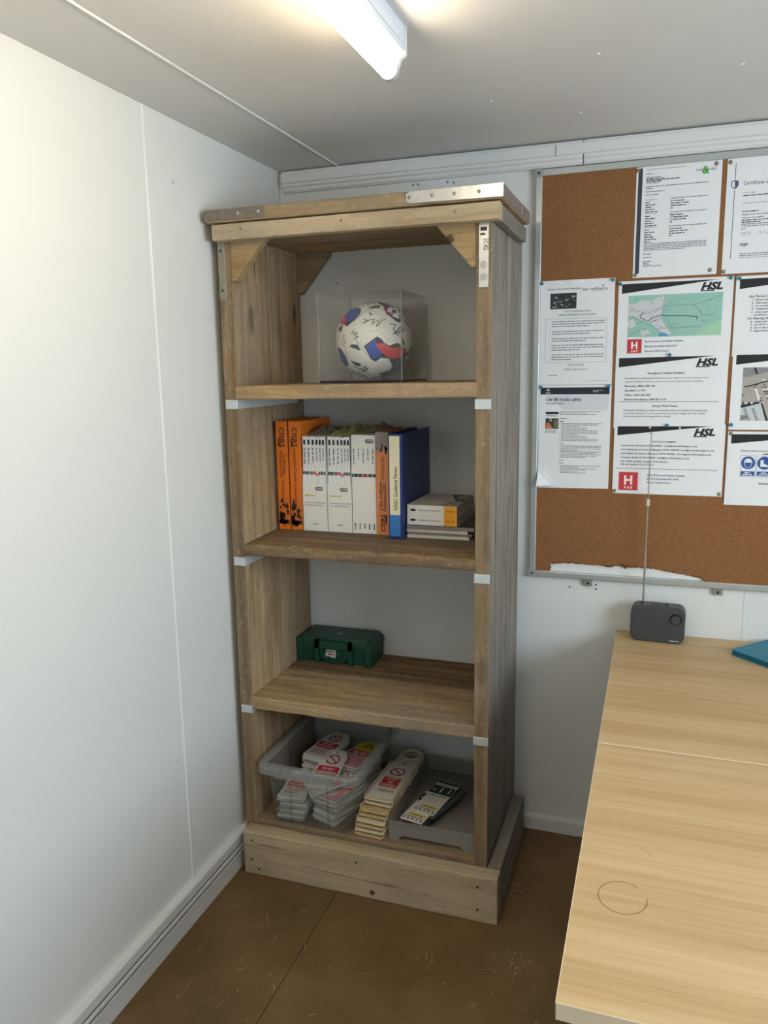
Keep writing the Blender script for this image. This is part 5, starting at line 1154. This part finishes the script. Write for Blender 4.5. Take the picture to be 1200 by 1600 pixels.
# certificate
t, P = sheet('portrait certificate with a shield emblem on a vertical line', 1.3085, 2.0290, 0.21, 0.299, 0)
K_sl = mat('shield_slate', (78, 92, 112), rough=0.6)
P.rect('emblem_line', K_sl, 0.0195, 0.020, 0.0016, 0.040, 1); P.rect('emblem_line', K_sl, 0.0195, 0.087, 0.0016, 0.172, 1)
sh = [(-0.009, -0.009), (0, -0.012), (0.009, -0.009), (0.009, 0.001), (0.006, 0.007), (0, 0.011), (-0.006, 0.007), (-0.009, 0.001)]
P.poly('shield', K_sl, [(0.0203+a, 0.073+b) for a, b in sh], 1); P.poly('shield', M_paper, [(0.0203+a*0.78, 0.073+b*0.78) for a, b in sh if a <= 0], 2)
P.text('lettering', K_sl, 'Certificate of Insurance', 0.041, 0.075, 0.0090, width=0.112, bold=0.006)
for y, wd, kk in ((0.096, 0.03, K_faint), (0.103, 0.09, K_text), (0.122, 0.10, K_faint), (0.143, 0.040, K_text), (0.151, 0.10, K_grey), (0.159, 0.054, K_grey), (0.165, 0.12, K_text), (0.170, 0.046, K_text), (0.175, 0.10, K_grey), (0.180, 0.11, K_grey), (0.187, 0.012, K_grey), (0.196, 0.024, K_faint), (0.201, 0.026, K_faint), (0.250, 0.12, K_grey), (0.255, 0.13, K_grey), (0.260, 0.14, K_faint)): P.bars('body_text', kk, 0.042, y, wd, 0.0032)
P.text('logo_lettering', K_sl, 'sage', 0.041, 0.228, 0.0090, width=0.020, bold=0.02)
P.line('signature', K_faint, [(0.082, 0.200), (0.088, 0.193), (0.092, 0.201), (0.098, 0.194), (0.104, 0.202), (0.110, 0.196)], 0.001, 2); P.flush()
# five considerations notice
t, P = sheet('portrait notice with a small black-and-white photo and framed paragraph box', 0.8270, 1.7355, 0.207, 0.296, 0, curl=lambda u, v: 0.005*max(0, 1-v*16)*max(0, 1-abs(u-0.45)*7))
P.text('lettering', K_text, '5th Aug 21 - Approved Generic Building Notice', 0.019, 0.026, 0.0042, width=0.094, bold=0.01)
P.text('logo_lettering', K_sl, 'ian williams', 0.119, 0.031, 0.0078, width=0.068, bold=0.006); P.disc('logo_mark', K_sl, 0.174, 0.018, 0.0018, 2); P.line('logo_mark', K_sl, [(0.170, 0.024), (0.174, 0.020), (0.178, 0.024)], 0.0008, 2); P.bars('logo_strap', K_faint, 0.148, 0.035, 0.032, 0.0022)
K_ph = mat('photo_mono', (50, 54, 56), rough=0.6, var=0.6, vscale=120); P.rect('photo', K_ph, 0.028, 0.036, 0.074, 0.044, 1)
for i in range(22):
    a, b = 0.028+rnd.uniform(0.06, 0.94)*0.074, 0.036+rnd.uniform(0.08, 0.92)*0.044; s = rnd.uniform(0.002, 0.007); P.poly('photo', (K_grey, K_black, K_faint)[i % 3], [(min(max(a+s*rnd.uniform(.4, 1.6)*math.cos(q), 0.028), 0.102), min(max(b+s*0.6*rnd.uniform(.4, 1)*math.sin(q), 0.036), 0.080)) for q in (0, 1, 2.1, 3.1, 4.2, 5.2)], 2)
P.text('heading', K_sl, '5 KEY CONSIDERATIONS', 0.104, 0.090, 0.0054, width=0.078, align='C', bold=0.0); P.text('heading', K_sl, 'WHEN ORDERING SCAFFOLDING', 0.104, 0.100, 0.0054, width=0.104, align='C', bold=0.0)
for a, b, c, d in ((0.016, 0.107, 0.172, 0.0007), (0.016, 0.232, 0.172, 0.0007), (0.016, 0.107, 0.0007, 0.1255), (0.1875, 0.107, 0.0007, 0.1255)): P.rect('text_frame', K_grey, a, b, c, d, 1)
for k, (y, n_) in enumerate(((0.117, 3), (0.145, 2), (0.165, 2), (0.184, 3), (0.211, 3))):
    P.text('body_text', K_text, '%d.' % (k+1), 0.027, y, 0.0032, bold=0.0)
    for j in range(n_): P.bars('body_text', K_grey, 0.034, y+0.0068*j, 0.148 if j < n_-1 else rnd.uniform(0.05, 0.11), 0.0036)
P.text('heading', K_sl, 'ORDER SMART', 0.104, 0.242, 0.0054, width=0.048, align='C', bold=0.0); P.text('heading', K_sl, 'AVOID ANY DELAYS', 0.104, 0.255, 0.0054, width=0.066, align='C', bold=0.0); P.bars('body_text', K_grey, 0.026, 0.270, 0.026, 0.003); P.bars('body_text', K_faint, 0.135, 0.286, 0.06, 0.002); P.flush()
# lift trucks: the sheet behind, then the front sheet
t, P = sheet('blank white sheet showing below the lift trucks notice', 0.8255, 1.4340, 0.205, 0.301, 1, rot=-0.012); P.flush()
t, P = sheet('portrait notice headed Use lift trucks safely with a navy top bar', 0.8285, 1.4385, 0.206, 0.297, 2, curl=lambda u, v: 0.030*max(0, (v-0.78)/0.22)**2*max(0, 1-u*4.2)**1.5)
P.rect('header_bar', K_navy, 0.0035, 0.007, 0.197, 0.020, 1); P.poly('logo_mark', K_white, [(0.026, 0.009), (0.031, 0.014), (0.026, 0.019), (0.021, 0.014)], 2); P.disc('logo_mark', K_navy, 0.026, 0.014, 0.0022, 3); P.text('logo_lettering', K_white, 'HSE', 0.026, 0.0245, 0.0036, width=0.013, align='C')
P.bars('header_print', K_faint, 0.154, 0.017, 0.028, 0.0026); P.bars('header_print', K_faint, 0.154, 0.0205, 0.016, 0.0026)
K_chev = mat('chevron_grey', (216, 217, 226), rough=0.7)
P.poly('chevron_print', K_chev, [(0.020, 0.030), (0.200, 0.030), (0.198, 0.072), (0.072, 0.072)], 1)
P.text('heading', K_navy, 'Use lift trucks safely', 0.020, 0.046, 0.0094, width=0.102, bold=0.022); P.bars('subheading', K_grey, 0.020, 0.055, 0.054, 0.0042)
P.rect('thumbnail', K_navy, 0.020, 0.078, 0.038, 0.007, 2); P.bars('thumbnail', K_text, 0.023, 0.091, 0.028, 0.003); K_thm = mat('photo_dark', (64, 60, 52), var=0.3, vscale=90); P.rect('thumbnail', K_thm, 0.020, 0.097, 0.038, 0.031, 2)
P.poly('thumbnail', mat('photo_orange', (206, 120, 80)), [(0.021, 0.122), (0.026, 0.108), (0.034, 0.114), (0.042, 0.128), (0.024, 0.128)], 3); P.poly('thumbnail', mat('photo_olive', (120, 112, 84)), [(0.044, 0.102), (0.058, 0.100), (0.058, 0.124), (0.046, 0.126)], 3); P.rect('thumbnail', K_faint, 0.032, 0.098, 0.006, 0.008, 3)
for k in range(3): P.bars('body_text', K_grey, 0.020, 0.133+0.0036*k, 0.032, 0.0022)
ys = [0.078, 0.082, 0.086]+[0.098, 0.107]+[0.113+0.0042*k for k in range(13)]+[0.172]+[0.179+0.0042*k for k in range(9)]+[0.222, 0.231]+[0.238+0.0042*k for k in range(6)]
for y in ys:
    hd = y in (0.098, 0.107, 0.172, 0.222, 0.231); P.bars('body_text', K_text if hd else K_grey, 0.062 if (hd or y < 0.09) else 0.066, y, (0.020 if y == 0.098 else 0.012) if hd else rnd.choice((0.116, 0.105, 0.075, 0.05)), 0.0026)
    if not hd and y > 0.1 and rnd.random() < 0.6: P.rect('body_text', K_grey, 0.0615, y-0.0022, 0.002, 0.002, 2)
P.flush()
# right-hand column
t, P = sheet('landscape fire procedure notice headed Any Person Discovering a Fire', 1.3470, 1.7230, 0.297, 0.212, 0); hsl_header(P)
for k, (s, x, y, wd, c) in enumerate((('Any Person Discovering a Fire', 0.033, 0.057, 0.106, 0.0060), ('1.  Raise the alarm', 0.041, 0.0655, 0.062, 0.0046), ('2.  Evacuate the building', 0.041, 0.0735, 0.080, 0.0046), ('3.  Go to the designated muster point', 0.041, 0.0815, 0.118, 0.0046), ('4.  Telephone 999', 0.041, 0.0895, 0.058, 0.0046), ('5.  Only attempt to fight the fire if training has been', 0.041, 0.0975, 0.160, 0.0046), ('provided, and it is safe to do so', 0.0485, 0.105, 0.100, 0.0046),
        ('On Hearing the Alarm', 0.033, 0.1145, 0.078, 0.0060), ('6.  Leave the Building', 0.041, 0.1225, 0.070, 0.0046), ('7.  Do NOT stop to collect belongings', 0.041, 0.1305, 0.118, 0.0046), ('8.  Go to the muster point', 0.041, 0.1385, 0.082, 0.0046), ('9.  Appointed persons check the building', 0.041, 0.1465, 0.128, 0.0046))): P.text('lettering', K_text, s, x, y, c, width=wd, bold=0.018, shear=0.12)
P.flush()
t, P = sheet('landscape notice with an aerial photo of a car park', 1.3500, 1.5235, 0.297, 0.211, 1); hsl_header(P)
K_aer = mat('aerial_ground', (172, 166, 158), rough=0.7, var=0.12, vscale=60); K_aer2 = mat('aerial_grey', (136, 138, 138), rough=0.7, var=0.3, vscale=120); K_roof = mat('aerial_roof', (198, 206, 208), rough=0.7); K_van = mat('aerial_white', (232, 232, 230))
ax, ay, aw, ah = 0.028, 0.042, 0.245, 0.144
ap = lambda q: [(ax+a*aw, ay+b*ah) for a, b in q]
P.rect('aerial_photo', K_aer, ax, ay, aw, ah, 1); P.poly('aerial_photo', K_aer2, ap([(0, 0), (0.12, 0), (0.15, 0.13), (0.08, 0.17), (0.0, 0.18)]), 2); P.poly('aerial_photo', K_black, ap([(0.105, 0), (0.125, 0), (0.155, 0.12), (0.135, 0.13)]), 3); P.poly('aerial_photo', K_aer2, ap([(0.12, 0.0), (1, 0), (1, 0.05), (0.3, 0.06), (0.16, 0.13)]), 2)
P.line('aerial_photo', K_black, ap([(0.02, 0.36), (0.09, 0.34), (0.20, 0.28), (0.30, 0.24), (0.5, 0.2)]), 0.003, 3); P.poly('aerial_photo', K_black, ap([(0.0, 0.70), (0.16, 0.64), (0.20, 0.66), (0.02, 0.76), (0, 0.76)]), 3)
P.poly('aerial_photo', K_roof, ap([(0.0, 0.76), (0.20, 0.67), (0.26, 1.0), (0, 1.0)]), 4); P.poly('aerial_photo', K_black, ap([(0.20, 0.66), (0.215, 0.66), (0.285, 1.0), (0.26, 1.0)]), 4); P.poly('aerial_photo', K_aer2, ap([(0.0, 0.90), (0.06, 0.89), (0.07, 0.97), (0.0, 1.0)]), 5)
for k in range(7):
    for q in (0.02, 0.105): P.poly('aerial_photo', K_text, ap([(q+0.008*k, 0.78+0.034*k), (q+0.032+0.008*k, 0.765+0.034*k), (q+0.034+0.008*k, 0.778+0.034*k), (q+0.010+0.008*k, 0.792+0.034*k)]), 6)
P.poly('aerial_photo', K_van, ap([(0.135, 0.42), (0.155, 0.41), (0.190, 0.60), (0.170, 0.62)]), 4); P.poly('aerial_photo', K_van, ap([(0.195, 0.22), (0.225, 0.215), (0.225, 0.24), (0.2, 0.245)]), 4)
for k in range(26):
    a, b = 0.10+0.014*(k % 9)*0.9+(0.05 if k > 9 else 0)+0.03*(k//9), 0.32+0.042*(k % 9); P.poly('aerial_photo', (K_black, K_text, K_van)[k % 3], ap([(a, b), (a+0.026, b-0.008), (a+0.028, b+0.010), (a+0.002, b+0.018)]), 3)
for k in range(4): P.poly('aerial_photo', K_van if k % 2 else K_black, ap([(0.01+0.03*k, 0.66), (0.025+0.03*k, 0.64), (0.03+0.03*k, 0.68), (0.012+0.03*k, 0.69)]), 5)
P.poly('aerial_photo', K_black, ap([(0.0, 0.515), (0.03, 0.50), (0.03, 0.515), (0.0, 0.53)]), 4); P.flush()
t, P = sheet('landscape notice with blue protective equipment signs', 1.3500, 1.3080, 0.297, 0.206, 2); hsl_header(P)
P.text('lettering', K_text, 'Please ensure you are wearing the correct PPE at all times', 0.036, 0.055, 0.0044, width=0.190, bold=0.02)
P.bars('lettering', K_text, 0.092, 0.0635, 0.05, 0.0044)
for k, x in enumerate((0.036, 0.077, 0.118, 0.159)):
    for a, b, c, d in ((0, 0.066, 0.039, 0.0008), (0, 0.125, 0.039, 0.0008), (0, 0.066, 0.0008, 0.0598), (0.0385, 0.066, 0.0008, 0.0598)): P.rect('sign_border', K_grey, x+a, b, c, d, 1)
    P.disc('blue_sign', K_blue, x+0.0195, 0.0865, 0.0180, 1); P.poly('blue_sign', K_blue, rrect(0.0175, 0.0065, 0.002, 3, x+0.0195, 0.1165), 1); P.bars('sign_print', K_white, x+0.012, 0.1155, 0.014, 0.0036); P.bars('sign_print', K_white, x+0.007, 0.1205, 0.024, 0.0036)
    cx = x+0.0195
    if k % 2 == 0:
        P.disc('sign_symbol', K_white, cx, 0.0845, 0.0100, 2, a0=PI, a1=2*PI); P.rect('sign_symbol', K_white, cx-0.0108, 0.0838, 0.0216, 0.0022, 2); P.line('sign_symbol', K_white, [(cx-0.0098, 0.086), (cx-0.0062, 0.0975), (cx-0.002, 0.1010), (cx+0.002, 0.1010), (cx+0.0062, 0.0975), (cx+0.0098, 0.086)], 0.0012, 2)
    else:
        P.poly('sign_symbol', K_white, [(cx-0.010, 0.078), (cx-0.002, 0.078), (cx-0.002, 0.088), (cx+0.010, 0.093), (cx+0.010, 0.097), (cx-0.010, 0.097)], 2)
P.text('lettering', K_text, 'Remember safety starts with you', 0.086, 0.146, 0.0054, width=0.110, bold=0.025, shear=0.12); P.flush()

# ------------------------------------------------------------------ pins
Mtl, Mbr = mat('pin_teal', (24, 120, 142), rough=0.35), mat('tack_brass', (150, 142, 116), rough=0.3, metal=0.8)
def pin_mesh(m, brass):
    bm = bmesh.new()
    pr = ((-0.003, 0.0006), (0.0, 0.0006), (0.0001, 0.0055), (0.0012, 0.0052), (0.0028, 0.0036), (0.0034, 0.0012)) if brass else ((-0.003, 0.0006), (0.0, 0.0006), (0.0002, 0.0048), (0.0012, 0.0050), (0.0020, 0.0034), (0.0050, 0.0034), (0.0062, 0.0050), (0.0076, 0.0046), (0.0082, 0.0015))
    lathe(bm, (0, 0, 0), (0, -1, 0), pr, 14); me = bpy.data.meshes.new('push_pin'); bm.normal_update(); bm.to_mesh(me); bm.free(); me.materials.append(m); return me
MEt, MEb = pin_mesh(Mtl, False), pin_mesh(Mbr, True)
PINS = [(0.830, 1.729, 0, 0, 'left top corner of the boxed paragraph notice'), (1.028, 1.730, 0, 0, 'right top corner of the boxed paragraph notice'), (1.048, 1.717, 0, 0, 'left top corner of the road map notice'), (1.333, 1.720, 0, 0, 'right top corner of the road map notice'), (1.354, 1.717, 0, 0, 'left top corner of the fire procedure notice'),
        (0.834, 1.432, 2, 0, 'left top corner of the lift trucks notice'), (1.026, 1.435, 2, 0, 'right top corner of the lift trucks notice'), (1.187, 1.519, 1, 0, 'top edge of the emergency numbers notice'), (1.189, 1.3235, 2, 0, 'top edge of the contact numbers notice'), (1.356, 1.326, 1, 0, 'left bottom corner of the car park photo notice'),
        (1.0850, 2.0135, 0, 1, 'left top corner of the ampersand letter'), (1.281, 2.0135, 0, 1, 'right top corner of the ampersand letter'), (1.0860, 1.739, 0, 1, 'left bottom corner of the ampersand letter'), (1.279, 1.743, 0, 1, 'right bottom corner of the ampersand letter'), (1.315, 2.0135, 0, 1, 'left top corner of the certificate'), (1.314, 1.737, 0, 1, 'left bottom corner of the certificate'),
        (1.052, 1.131, 2, 1, 'left bottom corner of the contact numbers notice'), (1.336, 1.131, 2, 1, 'right bottom corner of the contact numbers notice'), (1.357, 1.302, 2, 1, 'left top corner of the protective equipment notice')]
for x, z, lay, br, where in PINS:
    tag(place(MEb if br else MEt, 'drawing_pin' if br else 'push_pin', None, (x, -0.0107-0.0011*lay, z)), ('brass drawing pin in the ' if br else 'teal push pin in the ')+where, 'pin', 'pins on the notice board')
